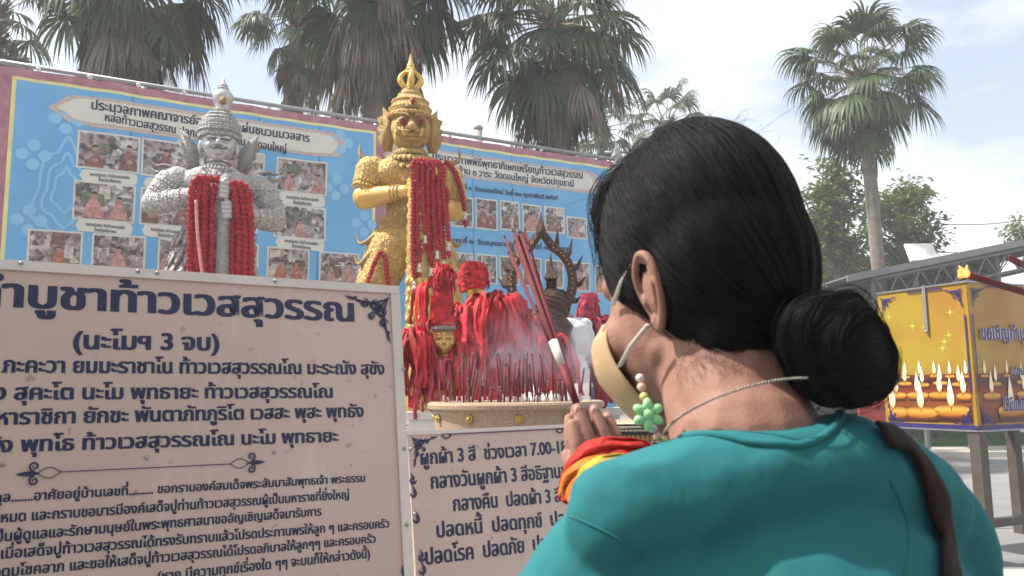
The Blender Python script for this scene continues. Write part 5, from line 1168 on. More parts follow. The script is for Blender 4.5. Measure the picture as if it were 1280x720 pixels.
# incense held in the hands
ib = thing('incense_bundle', 'bundle of long red incense sticks held upright in her praying hands', 'incense', P(722, 540, .9))
ri = random.Random(4)
bot = P(722, 508, .905)
for i in range(17):
    g = (i % 6 - 2.5) * .0014; h_ = (i // 6 - 1) * .0020
    if i < 12: tip = P(640 + (i % 6) * 2.1 + ri.uniform(-1.2, 1.2), 290 + ri.uniform(-8, 10), 1.02 + h_ * 2)
    else: tip = P((629, 655, 650, 642, 634)[i - 12], (292, 282, 300, 330, 312)[i - 12], 1.03)
    bb = bot + V((g * .8, h_, 0)); lower = bb + (bb - tip).normalized() * .075
    obj('stick', MB().tube([lower, bb.lerp(tip, .3), bb.lerp(tip, .97)], [.0010, .0015, .0015], 7), ST_RED, ib, True, True)
    obj('burnt_tip', MB().tube([bb.lerp(tip, .968), tip], [.0017, .0012], 6), ASH, ib, True, True)
ax = (P(640, 288, 1.02) - bot)
obj('paper_band', MB().tube([bot + ax * .20, bot + ax * .335], [.0052, .0060], 14), mat('paper_band', (.66, .58, .50), .7), ib, True, True)
obj('red_wrap', MB().tube([bot - ax * .0, bot + ax * .10, bot + ax * .203], [.0038, .0048, .0060], 14), ST_RED, ib, True, True)

# ------------------------------------------------------------------ other people
def person(label, loc, rz, height, pose, shirt, pants, hair_m, skin=SKIN, group=None):
    """pose: joint overrides in the figure's own frame (facing +Y), metres for a 1.70 m figure"""
    h = height / 1.70; t = thing('person', label, 'person', loc, rz, group)
    D = dict(head=(0, .01, 1.58), neck=(0, 0, 1.44), chest=(0, 0, 1.25), waist=(0, 0, 1.03), hip=(0, 0, .92), shL=(-.18, 0, 1.38), shR=(.18, 0, 1.38), elL=(-.24, .02, 1.10), elR=(.24, .02, 1.10), haL=(-.24, .14, .90), haR=(.24, .14, .90),
             knL=(-.10, .03, .50), knR=(.10, .03, .50), ftL=(-.11, 0, .08), ftR=(.11, 0, .08)); D.update(pose); D = {k_: V(v) for k_, v in D.items()}
    hands_ = []
    for s_, e, hnd in ((-1, D['elL'], D['haL']), (1, D['elR'], D['haR'])):
        d = (hnd - e).normalized(); sd = d.cross(V((0, 0, 1))).normalized(); up = sd.cross(d)
        hands_ += [('c', hnd, hnd + d * .055, .026, .030)]
        for i in range(4):
            b_ = hnd + d * .07 + up * (.027 - .018 * i); L_ = (.062, .070, .064, .050)[i]; hands_ += [('c', b_, b_ + d * L_ * .55 + sd * -.006 * s_, .0095, .009), ('c', b_ + d * L_ * .55 + sd * -.006 * s_, b_ + d * L_ * .85 - sd * .03 * s_, .009, .007)]
        hands_ += [('c', hnd + up * .02, hnd + up * .05 + d * .045, .012, .008)]
    hd = D['head']
    body = [('e', hd + V((0, -.01, .03)), (.075, .092, .085)), ('e', hd + V((0, .035, -.05)), (.055, .058, .07)), ('c', hd + V((0, .09, 0)), hd + V((0, .105, -.03)), .012, .016), ('c', hd + V((0, -.02, -.06)), D['neck'] + V((0, 0, -.03)), .055, .062),
            ('e', D['chest'], (.15, .095, .16)), ('e', D['waist'], (.13, .09, .14)), ('e', D['hip'], (.155, .105, .11)), ('c', D['neck'] - V((0, 0, .04)), D['shL'], .05, .05), ('c', D['neck'] - V((0, 0, .04)), D['shR'], .05, .05),
            ('c', D['shL'], D['elL'], .05, .038), ('c', D['shR'], D['elR'], .05, .038), ('c', D['elL'], D['haL'], .037, .025), ('c', D['elR'], D['haR'], .037, .025),
            ('c', D['hip'] + V((-.08, 0, 0)), D['knL'], .085, .055), ('c', D['hip'] + V((.08, 0, 0)), D['knR'], .085, .055), ('c', D['knL'], D['ftL'], .052, .036), ('c', D['knR'], D['ftR'], .052, .036),
            ('c', D['ftL'] - V((0, .02, .04)), D['ftL'] + V((0, .14, -.05)), .036, .028), ('c', D['ftR'] - V((0, .02, .04)), D['ftR'] + V((0, .14, -.05)), .036, .028)]
    for s_ in (-1, 1): body.append(('e', hd + V((s_ * .076, -.005, -.01)), (.012, .02, .03)))
    sk = blob(body, .008, 3); hb = blob(hands_, .0035, 2, .4); sk.add(hb.v, hb.f); obj('body', sk.scale(h), skin, t)
    sh = [('e', D['chest'], (.17, .115, .18)), ('e', D['waist'], (.155, .11, .16)), ('e', D['hip'] + V((0, 0, .03)), (.17, .12, .10)), ('c', D['neck'] - V((0, 0, .055)), D['shL'], .058, .064), ('c', D['neck'] - V((0, 0, .055)), D['shR'], .058, .064),
          ('c', D['shL'], D['shL'].lerp(D['elL'], .8), .064, .060), ('c', D['shR'], D['shR'].lerp(D['elR'], .8), .064, .060)]
    obj('shirt', blob(sh, .009, 3, .5, 1, lambda p: .007 * noise.noise(V(p) * 9) + .004 * math.sin(p[2] * 40 + 8 * noise.noise(V(p) * 5))).scale(h), shirt, t)
    pa = [('e', D['hip'], (.165, .118, .12)), ('c', D['hip'] + V((-.08, 0, -.02)), D['knL'], .10, .072), ('c', D['hip'] + V((.08, 0, -.02)), D['knR'], .10, .072), ('c', D['knL'], D['ftL'] + V((0, 0, .03)), .072, .055), ('c', D['knR'], D['ftR'] + V((0, 0, .03)), .072, .055)]
    obj('trousers', blob(pa, .01, 3, .5, 1, lambda p: .004 * noise.noise(V(p) * 12)).scale(h), pants, t)
    ha = blob([('e', hd + V((0, -.022, .045)), (.086, .096, .088)), ('e', hd + V((0, -.05, -.01)), (.075, .06, .06)), ('e', hd + V((.0, .05, .085)), (.06, .035, .03))], .006, 2, .4, 1, lambda p: .006 * noise.noise(V(p) * 60)); obj('hair', ha.scale(h), hair_m, t)
    return t
q = P(721, 500, 6.0); floor = 0
plat = MB(); plat.box((q.x - 1.6, 6.4, .19), (5.2, 3.4, .38)); struct('statue_platform', plat, CONC)
TEE = mat('white_tshirt', (.60, .61, .64), .85, 0, .05, 8, .1, 30)
JEAN = mat('blue_denim', (.06, .09, .15), .85, 0, .2, 20, .1, 200)
person('man with his back turned in a white T-shirt and jeans holding a paper', (q.x - .045, 6.0, .38), R(12), 1.72,
       dict(head=(-.03, .16, 1.555), neck=(0, .07, 1.48), chest=(0, .03, 1.28), shL=(-.135, .05, 1.40), shR=(.135, .05, 1.40), elL=(-.20, .14, 1.14), haL=(-.12, .34, 1.10), elR=(.20, .12, 1.12), haR=(.12, .32, 1.08)), TEE, JEAN, HAIR)
b = MB(); c = P(697, 457, 5.75); b.box(c, (.14, .004, .11), Matrix.Rotation(.3, 3, 'Y')); solo('sheet_of_paper', b, WHT, 'white paper held at the left side of the man in white T-shirt', 'paper', smooth=False)
# visitor at the right edge holding lit incense
q = P(1275, 368, 4.6)
px_ = P(1330, 500, 4.9)
loc = V((px_.x + .12, 4.75, 0)); rz = R(78); RM = Matrix.Rotation(-rz, 3, 'Z'); hgt = 1.72; hs_ = hgt / 1.70
tgt_ = RM @ (q + V((.06, 0, 0)) - loc) / hs_
person('visitor at the right edge reaching in with burning incense', loc, rz, hgt, dict(haR=tuple(tgt_), elR=(.26, tgt_.y * .5, 1.32), haL=(-.1, .3, 1.2), elL=(-.24, .08, 1.12)), mat('navy_shirt', (.05, .06, .12), .8), JEAN, HAIR)
ib = thing('incense_bundle', 'thick red incense bundle with a burning tip before the candle box', 'incense', q)
for i in range(5): obj('stick', MB().tube([P(1212, 341 + i * 1.6, 4.5 + .01 * i), P(1290, 366 + i * 1.2, 4.62 + .01 * i)], .008, 7), ST_RED, ib, True, True)
FL = bpy.data.materials.new('flame'); FL.use_nodes = True; pb_ = FL.node_tree.nodes['Principled BSDF']; pb_.inputs['Base Color'].default_value = (.9, .3, .05, 1); pb_.inputs['Emission Color'].default_value = (1, .22, .03, 1); pb_.inputs['Emission Strength'].default_value = 1.1
FL2 = FL.copy(); FL2.node_tree.nodes['Principled BSDF'].inputs['Emission Color'].default_value = (1, .55, .16, 1)
c = P(1207, 342, 4.5); fo = blob([('e', c, .024), ('e', c + V((-.03, 0, .012)), .014), ('c', c, c + V((-.035, 0, .045)), .02, .004), ('c', c, c + V((.012, 0, .05)), .016, .003), ('e', c + V((-.03, 0, -.012)), .016)], .004, 2); obj('flame', fo, FL, ib, True, True)
obj('flame_core', blob([('e', c + V((-.012, -.02, .0)), (.012, .01, .016))], .003, 1), FL2, ib, True, True)
ib = thing('incense_bundle', 'red incense bundle at the upper right edge under the metal roof', 'incense', P(1270, 326, 4.6))
for i in range(4): obj('stick', MB().tube([P(1262, 320 + i * 1.8, 4.6), P(1300, 338 + i * 1.6, 4.8)], .008, 7), ST_RED, ib, True, True)

# ------------------------------------------------------------------ candle box with printed sides
Yc = 6.0; zt = P(1207, 353, Yc).z; zbx = P(1222, 538, Yc).z; c0 = P(1210, 380, Yc); c0.z = 0
cl_ = P(1099, 400, 6.75); cl_.z = 0; dL = (cl_ - c0); wL = dL.length; dL.normalize(); dR = V((-dL.y, dL.x, 0)) * -1
if dR.x < 0: dR = -dR
bx_ = thing('candle_box', 'big metal cabinet printed with tea lights and Thai lettering at the right', 'cabinet', (c0.x, c0.y, 0))
def bface(name, c_, d_, w_, root):
    p = Plane(V((c_.x, c_.y, zt)), d_, V((0, 0, 1))); return p
YO = bpy.data.materials.new('print_amber'); YO.use_nodes = True; t_ = YO.node_tree; bs_n = t_.nodes['Principled BSDF']; bs_n.inputs['Roughness'].default_value = .35
tcn = t_.nodes.new('ShaderNodeTexCoord'); n1 = t_.nodes.new('ShaderNodeTexNoise'); n1.inputs['Scale'].default_value = 2.2; n1.inputs['Detail'].default_value = 3; r1 = t_.nodes.new('ShaderNodeValToRGB')
r1.color_ramp.elements[0].color = (.34, .125, .022, 1); r1.color_ramp.elements[0].position = .3; r1.color_ramp.elements[1].color = (.38, .27, .025, 1); r1.color_ramp.elements[1].position = .68
t_.links.new(tcn.outputs['Object'], n1.inputs['Vector']); t_.links.new(n1.outputs['Fac'], r1.inputs[0]); t_.links.new(r1.outputs[0], bs_n.inputs['Base Color'])
DKB = mat('print_dark_brown', (.10, .022, .015), .4, 0, .5, 5, col2=(.45, .07, .02)); VIO = mat('print_violet', (.035, .025, .14), .4, 0, .2, 8); WAXT = mat('print_wax_top', (.85, .50, .06), .4, 0, .25, 14); WAXS = mat('print_wax_side', (.62, .16, .02), .4, 0, .35, 9)
def vgrad(name, cols):
    m = mat(name, cols[0][1], .4); t = m.node_tree; tg = t.nodes.new('ShaderNodeTexCoord'); sx_ = t.nodes.new('ShaderNodeSeparateXYZ'); rp = t.nodes.new('ShaderNodeValToRGB'); e = rp.color_ramp.elements
    e[0].position, e[0].color = cols[0][0], (*cols[0][1], 1); e[1].position, e[1].color = cols[-1][0], (*cols[-1][1], 1)
    for p_, c_ in cols[1:-1]: x = e.new(p_); x.color = (*c_, 1)
    t.links.new(tg.outputs['Generated'], sx_.inputs[0]); t.links.new(sx_.outputs[2], rp.inputs[0]); t.links.new(rp.outputs[0], t.nodes['Principled BSDF'].inputs['Base Color']); return m
WAXT = vgrad('print_wax_glow', [(0, (.26, .06, .004)), (.3, (.50, .22, .015)), (.6, (.66, .38, .06)), (1, (.24, .055, .004))]); WAXS = vgrad('print_wax_shade', [(0, (.04, .008, .003)), (.5, (.20, .045, .006)), (1, (.42, .15, .012))])
DKB = vgrad('print_dusk_band', [(0, (.06, .012, .004)), (.35, (.22, .06, .01)), (.62, (.25, .035, .01)), (.85, (.05, .012, .01)), (1, (.18, .04, .015))])
FLP = vgrad('print_flame', [(0, (.75, .35, .06)), (.2, (.88, .75, .45)), (1, (.92, .88, .75))]); WICK = mat('print_wick', (.02, .01, .01), .5); LIL = mat('print_lilac', (.35, .32, .5), .4)
H_ = zt - zbx
core_ = MB(); pL = Plane(V((c0.x, c0.y, zt)), dL, V((0, 0, 1))); pR = Plane(V((c0.x, c0.y, zt)), dR, V((0, 0, 1)))
wR = 1.55
cc = c0 + dL * wL / 2 + dR * wR / 2; rot = Matrix(((dL.x, dR.x, 0), (dL.y, dR.y, 0), (0, 0, 1)))
core_.box((cc.x, cc.y, (zt + zbx) / 2), (wL - .01, wR - .01, H_), rot); obj('cabinet_body', core_, WHT, bx_, False, True)
for name_i, (pp, wide) in enumerate(((pL, wL), (pR, wR))):
    seed = random.Random(31)
    def poly(uvs, off, m, nm): return obj(nm, pp.poly(uvs, off), m, bx_, False, True)
    obj('printed_sheet', pp.rect(.0, -H_, wide, 0, .002), YO, bx_, False, True)
    obj('printed_dark_band', pp.rect(.03, -H_ + .05, wide - .03, -H_ * .62, .004), DKB, bx_, False, True)
    for row, (vv, rx, n_, fh) in enumerate(((.42, .042, 6, .13), (.355, .062, 5, .16), (.265, .098, 4, .20), (.135, .155, 3, .27))):
        for i in range(n_):
            u = wide * (i + .5 + (.25 if row % 2 else -.05)) / n_ * .98; u = min(max(u, .06), wide - .07); v = -H_ + vv * .98 * H_ * .9 + seed.uniform(-.01, .01); ry = rx * .30; rx_ = min(rx, u - .03, wide - .03 - u) if row < 3 else rx
            el = [(max(.03, min(wide - .03, u + rx_ * math.cos(a * PI / 10))), v + ry * math.sin(a * PI / 10)) for a in range(20)]
            sd_ = [(max(.03, min(wide - .03, u - rx_)), v), (max(.03, min(wide - .03, u + rx_)), v), (max(.03, min(wide - .03, u + rx_ * .9)), max(-H_ + .05, v - ry * 1.5)), (max(.03, min(wide - .03, u - rx_ * .9)), max(-H_ + .05, v - ry * 1.5))]
            o1 = .0055 + row * .0012
            poly(sd_, o1, WAXS, 'printed_candle_side'); poly(el, o1 + .0003, WAXT, 'printed_candle_top')
            poly([(u - .003, v), (u + .003, v), (u + .003, v + fh * .16), (u - .003, v + fh * .16)], o1 + .0006, WICK, 'printed_wick')
            poly([(u + fh * w2, v + fh * h2 + fh * .1) for w2, h2 in ((0, 0), (.09, .10), (.115, .25), (.09, .45), (.05, .65), (.0, .86), (-.05, .62), (-.09, .42), (-.115, .25), (-.09, .1))], o1 + .0009, FLP, 'printed_flame')
    for (u, v, su, sv_) in ((.035, -.035, 1, 1), (wide - .035, -.035, -1, 1), (.035, -H_ + .035, 1, -1), (wide - .035, -H_ + .035, -1, -1)):
        corner_scroll(bx_, pp, u, v, su, sv_, .145, VIO, .0125)
    obj('printed_violet_border', pp.rect(0, -H_, wide, -H_ + .035, .0115), VIO, bx_, False, True)
    for u in (.022,): obj('border_line', pp.rect(u, -H_ * .75, u + .012, -H_ * .22, .0115), VIO, bx_, False, True)
    obj('border_line', pp.rect(.2, -.03, wide - .3, -.018, .0115), VIO, bx_, False, True)
    obj('edge_trim', pp.slab(-.012, .0, wide, .012, -.01, .014), GREYM, bx_, False, True); obj('edge_trim', pp.slab(-.006, -H_ - .012, wide, -H_, -.01, .013), GREYM, bx_, False, True)
    if name_i == 0:
        sb_ = random.Random(8)
        for i in range(7):
            u, v = sb_.uniform(.1, wide - .1), -sb_.uniform(.12, .5)
            b = MB()
            for a in (0, PI / 2, PI / 4, 3 * PI / 4):
                r_ = .05 if a in (0, PI / 2) else .025; q_ = pp.stroke([(u - r_ * math.cos(a), v - r_ * math.sin(a)), (u, v), (u + r_ * math.cos(a), v + r_ * math.sin(a))], [.0005, .006, .0005], .0035); b.add(q_.v, q_.f)
            obj('printed_sparkle', b, MATS['print_spark'] if 'print_spark' in MATS else mat('print_spark', (.62, .66, .10), .4), bx_, False, True)
b = MB(); uh = wL * .42; b.add(*(lambda q: (q.v, q.f))(pL.slab(uh, -.36, uh + .028, .02, .014, .02))); obj('hasp', b, GREYM, bx_, False, True)
b = MB(); q = pL.pt(uh + .014, -.35, .024); b.ell(q, .012, 8, 6); obj('latch_rivet', b, GREYM, bx_, True, True)
def TR(s_, u0, v0, w_, h_, m, off, bold):
    vs, fs, wd_ = layout(s_, .012); b = MB(); k_ = w_ / wd_; ky = h_ / .558
    for j, dx in enumerate((-bold, 0, bold)): b.add([pR.pt(u0 + (x + dx) * k_, v0 + y * ky, off + j * .0003) for x, y in vs], fs)
    return obj('lettering', b, m, bx_, False, True)
for (s_, u, v, w_, h_) in (('ขอเชิญทำบุญ', .09, -.43, .62, .085), ('เทียนประทีป', .40, -.70, .34, .05), ('ให้มีแต่แสงสว่าง', .28, -.97, .48, .075)):
    TR(s_, u, v, w_, h_, MATS['white_paint'], .0165, .075); TR(s_, u, v, w_, h_, VIO, .0175, .03)
FRM = mat('brown_steel', (.085, .068, .056), .6, 0, .2, 8)
lean = 0
for (a, c2) in ((.04, .04), (.04, wL - .06), (wR - .06, .04), (wR - .06, wL - .06)):
    p = c0 + dR * a + dL * c2; b = MB(); b.box((p.x, p.y, zbx / 2), (.085, .085, zbx), rot); autosmooth(obj('leg', b, FRM, bx_, False, True))
for (za) in (.30,):
    for (p, q_) in ((c0 + dR * .04 + dL * .04, c0 + dR * (wR - .06) + dL * .04), (c0 + dR * .04 + dL * .04, c0 + dR * .04 + dL * (wL - .06))):
        m_ = (p + q_) / 2; L2 = (q_ - p).length - .09; b = MB(); dd = (q_ - p).normalized(); r3 = Matrix(((dd.x, -dd.y, 0), (dd.y, dd.x, 0), (0, 0, 1))); b.box((m_.x, m_.y, za), (L2, .06, .06), r3); obj('rail', b, FRM, bx_, False, True)
kb = MB(); q = P(1262, 716, 5.0); kb.box((q.x + .9, 5.3, .06), (2.2, .22, .12)); struct('kerb', kb, MATS['path_concrete'])
# red poster board left of the box
q0 = P(1070, 470, 7.6); q1 = P(1116, 470, 7.6)
rb_ = thing('red_notice', 'red notice board with dark Thai lettering half hidden beside the candle cabinet', 'sign', (q1.x, 7.6, 0))
b = MB(); zt2, zb2 = P(1100, 452, 7.6).z, P(1100, 600, 7.6).z; b.box(((q0.x + q1.x) / 2, 7.6, (zt2 + zb2) / 2), (q1.x - q0.x, .03, zt2 - zb2)); obj('panel', b, mat('poster_red', (.42, .07, .06), .5, 0, .35, 7), rb_, False, True)
pn = Plane(V((q0.x, 7.58, zt2)), V((1, 0, 0)), V((0, 0, 1)))
for i, s_ in enumerate(('ทำบุญ', 'ดวงชะตา', 'สะเดาะ')):
    vs, fs, wd_ = layout(s_, .012); b = MB(); b.add([pn.pt(.16 + x * .19 / wd_, -.2 - i * .13 + y * .08, .006) for x, y in vs], fs); obj('lettering', b, BLK, rb_, False, True)
for x in (q0.x + .03, q1.x - .03): b = MB(); b.box((x, 7.62, zb2 / 2), (.04, .04, zb2)); obj('leg', b, FRM, rb_, False, True)

# ------------------------------------------------------------------ palms
LF = mat('palm_green', (.065, .105, .042), .5, 0, .35, 3, trans=.28, rnd=.35, spec=.4); LD = mat('palm_dry', (.20, .16, .125), .85, 0, .35, 5, trans=.15, rnd=.45); LY = mat('palm_pale', (.10, .13, .045), .6, 0, .3, 4, trans=.3, rnd=.3)
PET = mat('palm_stalk', (.14, .13, .05), .6, 0, .2, 6); PTR = mat('palm_trunk', (.21, .175, .145), .9, 0, .25, 3, .9, 14, bk='wave', stretch=(1, 1, 2.2))
rp2 = random.Random(77)
def frond_mesh(elev, dry, rr, mats):
    """costapalmate fan leaf, azimuth 0, stalk rising at elev; the blades hang at the tips"""
    b = MB(); pl_ = (rr.uniform(.75, 1.05) if not dry else rr.uniform(.45, .9)); p = V((0, 0, 0)); d = V((math.cos(elev), 0, math.sin(elev))); pts = [p.copy()]
    for i in range(6): p = p + d * pl_ / 6; d = (d + V((0, 0, -.07 if not dry else -.12))).normalized(); pts.append(p.copy())
    b.tube(pts, [.022, .018, .015, .013, .012, .010, .008], 5); side = V((0, 1, 0)); nrm = side.cross(d).normalized() * -1; nb_ = 34; R_ = rr.uniform(.72, .95); fold = .35 if not dry else .9
    sb = len(b.f)
    for k in range(nb_):
        a = (-1 + 2 * k / (nb_ - 1)) * R(118 if not dry else 62) + rr.uniform(-.02, .02); ln = R_ * (1 - .22 * abs(a) / 2) * rr.uniform(.9, 1.08)
        v = (d * math.cos(a) + side * math.sin(a)).normalized(); v = (v + nrm * (-fold * abs(math.sin(a)) * .5)).normalized(); q = p.copy(); n = 7; vs = []
        st_ = ln / n; wn_ = ln * R(236 if not dry else 124) / nb_ * .46
        for i in range(n + 1):
            f = i / n; w_ = wn_ * (.12 + 1.05 * f / .5 if f < .5 else max(.03, 1.05 - (f - .5) * 2.1)) * .55
            sd_ = v.cross(nrm).normalized(); z = .012 if k % 2 else -.012
            vs += [q - sd_ * w_, q + sd_ * w_ + nrm * z * (1 - f)]
            g = (.03 if f < .4 else .30 + .34 * rr.random()) if not dry else .20 + .3 * rr.random()
            v = (v + V((0, 0, -g)) + V((rr.gauss(0, .03), rr.gauss(0, .03), 0)) * (2.5 if dry else 1)).normalized(); q = q + v * st_
        b.add(vs, [(2 * i, 2 * i + 1, 2 * i + 3, 2 * i + 2) for i in range(n)])
    m = mesh('frond', b, mats[0]); m.materials.append(PET)
    for f_ in m.polygons[:sb]: f_.material_index = 1
    return m
GREEN = [(e, [frond_mesh(R(e), False, rp2, [LF]) for _ in range(3)]) for e in (78, 58, 38, 18, -2, -22)]
PALE = [frond_mesh(R(e), False, rp2, [LY]) for e in (10, -15, -35)]
DRY = [frond_mesh(R(e), True, rp2, [LD]) for e in (-20, -35, -50, -60, -68, -45, -62)]; HANG = [frond_mesh(R(e), False, rp2, [LF]) for e in (-38, -50, -60)]
def palm(px, py, Y, sc, label, skirt=0, ngreen=34, trunk_r=.17, lean=0, seed=1, grp='tall fan palms', sk_len=1.6, elmin=-22, hang=8):
    """crown centre at pixel (px, py), depth Y"""
    c = P(px, py, Y); rr = random.Random(seed); base = V((c.x + lean, c.y, 0)); t = thing('palm_tree', label, 'palm tree', base, 0, grp)
    H = c.z; n = 26; pr = [(trunk_r * (1.35 - .5 * min(1, i / 5)) * (1 + .035 * (i % 2)), H * i / n) for i in range(n + 1)]
    b = MB(); b.tube([V((-lean * (i / n) ** 1.4, 0, z)) for i, (r, z) in enumerate(pr)], [r for r, z in pr], 14); obj('trunk', b, PTR, t)
    top = V((-lean, 0, H))
    cb_ = MB()       # boots: cut leaf bases wrapped round the neck
    for i in range(70):
        a = rr.uniform(0, 2 * PI); z = -rr.uniform(.0, .8); o = V((math.cos(a), math.sin(a), 0)); cb_.tube([top + o * .10 + V((0, 0, z)), top + o * .24 + V((0, 0, z + .10)), top + o * .34 + V((0, 0, z + .22))], [.06, .045, .012], 5, True, .4)
    obj('leaf_bases', cb_, LD, t)['kind'] = 'stuff'
    def put(m, z, a, s_, tilt=0):
        o = bpy.data.objects.new('frond' if m.materials[0] != LD else 'dead_frond', m); C.objects.link(o); o.parent = t; o.location = top + V((math.cos(a) * .12, math.sin(a) * .12, z)); o.rotation_euler = (0, tilt, a); o.scale = (s_, s_, s_)
    for i in range(ngreen):
        f = i / ngreen; e = 80 - (80 - elmin) * f ** .9 + rr.uniform(-8, 8); cls = min(GREEN, key=lambda g: abs(g[0] - e))[1]; put(rr.choice(cls), .1 - .35 * f, i * 2.399 + rr.uniform(-.25, .25), sc * rr.uniform(.88, 1.1), rr.uniform(-.1, .1))
    for i in range(ngreen // 6): put(rr.choice(PALE), -.2, rr.uniform(0, 6.3), sc * .95)
    for i in range(hang): put(rr.choice(HANG), -.25 - rr.random() * .5, i * 2.399 + rr.uniform(-.4, .4), sc * rr.uniform(.85, 1.1), rr.uniform(-.15, .15))
    for i in range(skirt):
        f = (i + .5) / skirt; put(rr.choice(DRY), -.3 - sk_len * f * rr.uniform(.6, 1.1), i * 2.399 + rr.uniform(-.5, .5), sc * rr.uniform(.6, 1.1), rr.uniform(-.25, .3))
    return t
palm(168, -52, 13.2, 1.28, 'shaggy fan palm with a brown skirt behind the left part of the banner', 44, 34, .22, 0, 1, hang=9, sk_len=1.4, elmin=-40)
palm(470, -62, 13.0, 1.34, 'fan palm with long dead skirt above the gold statue crown', 60, 30, .22, 0, 2, hang=6, sk_len=1.7, elmin=-40)
palm(372, 10, 16.5, .95, 'thin fan palm of hanging dead leaves left of the gold statue', 30, 14, .2, 0, 7, sk_len=1.6)
palm(692, 22, 14.0, 1.22, 'bushy fan palm behind the banner between gold statue and dark haired head', 46, 36, .22, 0, 3, hang=13, sk_len=1.3, elmin=-40)
palm(1076, 92, 16.0, 1.0, 'lone fan palm with a clean grey trunk over the metal roof', 8, 42, .155, .12, 4, sk_len=.3, elmin=-30)
palm(-8, 14, 15.0, .8, 'palm cut by the left edge of the picture above the banner', 14, 16, .2, 0, 5, sk_len=.6)
palm(752, 158, 26.0, .9, 'small distant palm just past the right end of the banner', 3, 18, .2, 0, 6, sk_len=.3)
palm(832, 152, 24.0, .9, 'distant palm peeping over the dark hair', 2, 20, .2, 0, 8, sk_len=.3)
# finial of a lamp post past the banner end
q = P(771, 215, 11.5); b = MB(); z_ = q.z; b.lathe([(.05, 0), (.05, z_ - .1), (.14, z_ - .04), (.17, z_ + .04), (.15, z_ + .12), (.08, z_ + .18), (.10, z_ + .20), (.10, z_ + .24), (.06, z_ + .27), (.07, z_ + .31), (.03, z_ + .36), (.005, z_ + .48)], (q.x, q.y, 0), 16); b.box((q.x, q.y, z_ + .30), (.34, .03, .03))
solo('lamp_post', b, GREYM, 'pale grey lamp post with pointed finial past the right end of banner', 'lamp post')

# ------------------------------------------------------------------ broadleaf trees
LG = mat('leaf_green', (.075, .125, .025), .5, 0, .35, 1.2, trans=.4, col2=(.17, .22, .045)); BARK = mat('bark', (.15, .12, .09), .9, 0, .3, 5, .5, 20)
def leafy(px, py, Y, H_px, W_px, n, label, seed, dens=64):
    rr = random.Random(seed); c = P(px, py, Y); k = Y / FPX; t = thing('leafy_tree', label, 'tree', (c.x, c.y, 0), 0, 'leafy trees behind the metal roof'); W, Hc = W_px * k / 2, H_px * k / 2
    tb = MB(); tb.tube([(0, 0, 0), (.05, 0, c.z * .5), (0, .05, c.z - Hc * .5)], [.14, .10, .07], 8); lf = MB()
    for i in range(n):
        while True:
            x, y, z = rr.uniform(-1, 1), rr.uniform(-1, 1), rr.uniform(-1, 1)
            if .15 < x * x + y * y + z * z < 1: break
        e = V((x * W, y * W * .8, c.z + z * Hc)); s0 = V((0, 0, max(c.z - Hc * 1.1, c.z + z * Hc - Hc * .5 - abs(x) * W * .6))); m_ = s0.lerp(e, .5) + V((rr.gauss(0, .1), rr.gauss(0, .1), -.1))
        tb.tube([s0, m_, e], [.045, .028, .010], 5)
        for j in range(dens):
            p = e + V((rr.gauss(0, .2), rr.gauss(0, .2), rr.gauss(0, .15))); a = rr.uniform(0, 2 * PI); d = V((math.cos(a), math.sin(a), rr.uniform(-.7, .2))).normalized(); sd_ = d.cross(V((0, 0, 1))).normalized(); l_ = rr.uniform(.14, .24); w_ = l_ * .25; u_ = V((rr.gauss(0, .02), 0, rr.gauss(0, .02)))
            lf.add([p, p + d * l_ * .45 + sd_ * w_ + u_, p + d * l_ + V((0, 0, -.03)), p + d * l_ * .45 - sd_ * w_], [(0, 1, 2, 3)])
    obj('trunk', tb, BARK, t); o = obj('crown', lf, LG, t, False); o['kind'] = 'stuff'
leafy(1040, 262, 20, 150, 76, 60, 'light green leafy tree left of the lone palm trunk', 1); leafy(1126, 285, 21, 110, 104, 60, 'spreading leafy tree right of the lone palm trunk', 2)
leafy(1052, 340, 22, 90, 90, 40, 'low leafy tree behind the shoulder of the metal roof', 3); leafy(1282, 290, 24, 34, 44, 16, 'tree top at the far right edge above the roof', 4, 24)
leafy(1010, 330, 24, 120, 60, 40, 'dark leafy tree showing between head and lone palm', 6)

# ------------------------------------------------------------------ metal roofed shelter at the right
sh_ = thing('open_shelter', 'long open shelter with a grey metal roof and steel trusses', 'shelter', (9, 14, 0))
ROOF = mat('roof_sheet', (.20, .205, .205), .7, 0, .2, 1.5); STEEL = mat('truss_steel', (.13, .13, .14), .6, .2); INN = mat('shelter_wall', (.11, .09, .08), .85, 0, .3, 2)
Lf = P(1058, 346, 15.0); Rt = P(1290, 299, 15.6); ed = (Rt - Lf); edn = ed.normalized(); back = V((0, 1, 0))
if back.y < 0: back = -back
Rt2 = Lf + edn * (ed.length * 1.8); zE = Lf.z; up_ = V((0, 0, .05))
n = 90; b = MB(); vs = []
LnR = (Rt2 - Lf).length; dp = 6.0; rise = 0
for i in range(n + 1):
    p = Lf + edn * LnR * i / n + V((0, 0, .02 * (i % 2))); vs += [p, p + back * dp + V((0, 0, rise))]
b.add(vs, [(2 * i, 2 * i + 2, 2 * i + 3, 2 * i + 1) for i in range(n)]); o = obj('roof_sheet', b, ROOF, sh_, False, True); md = o.modifiers.new('s', 'SOLIDIFY'); md.thickness = .012
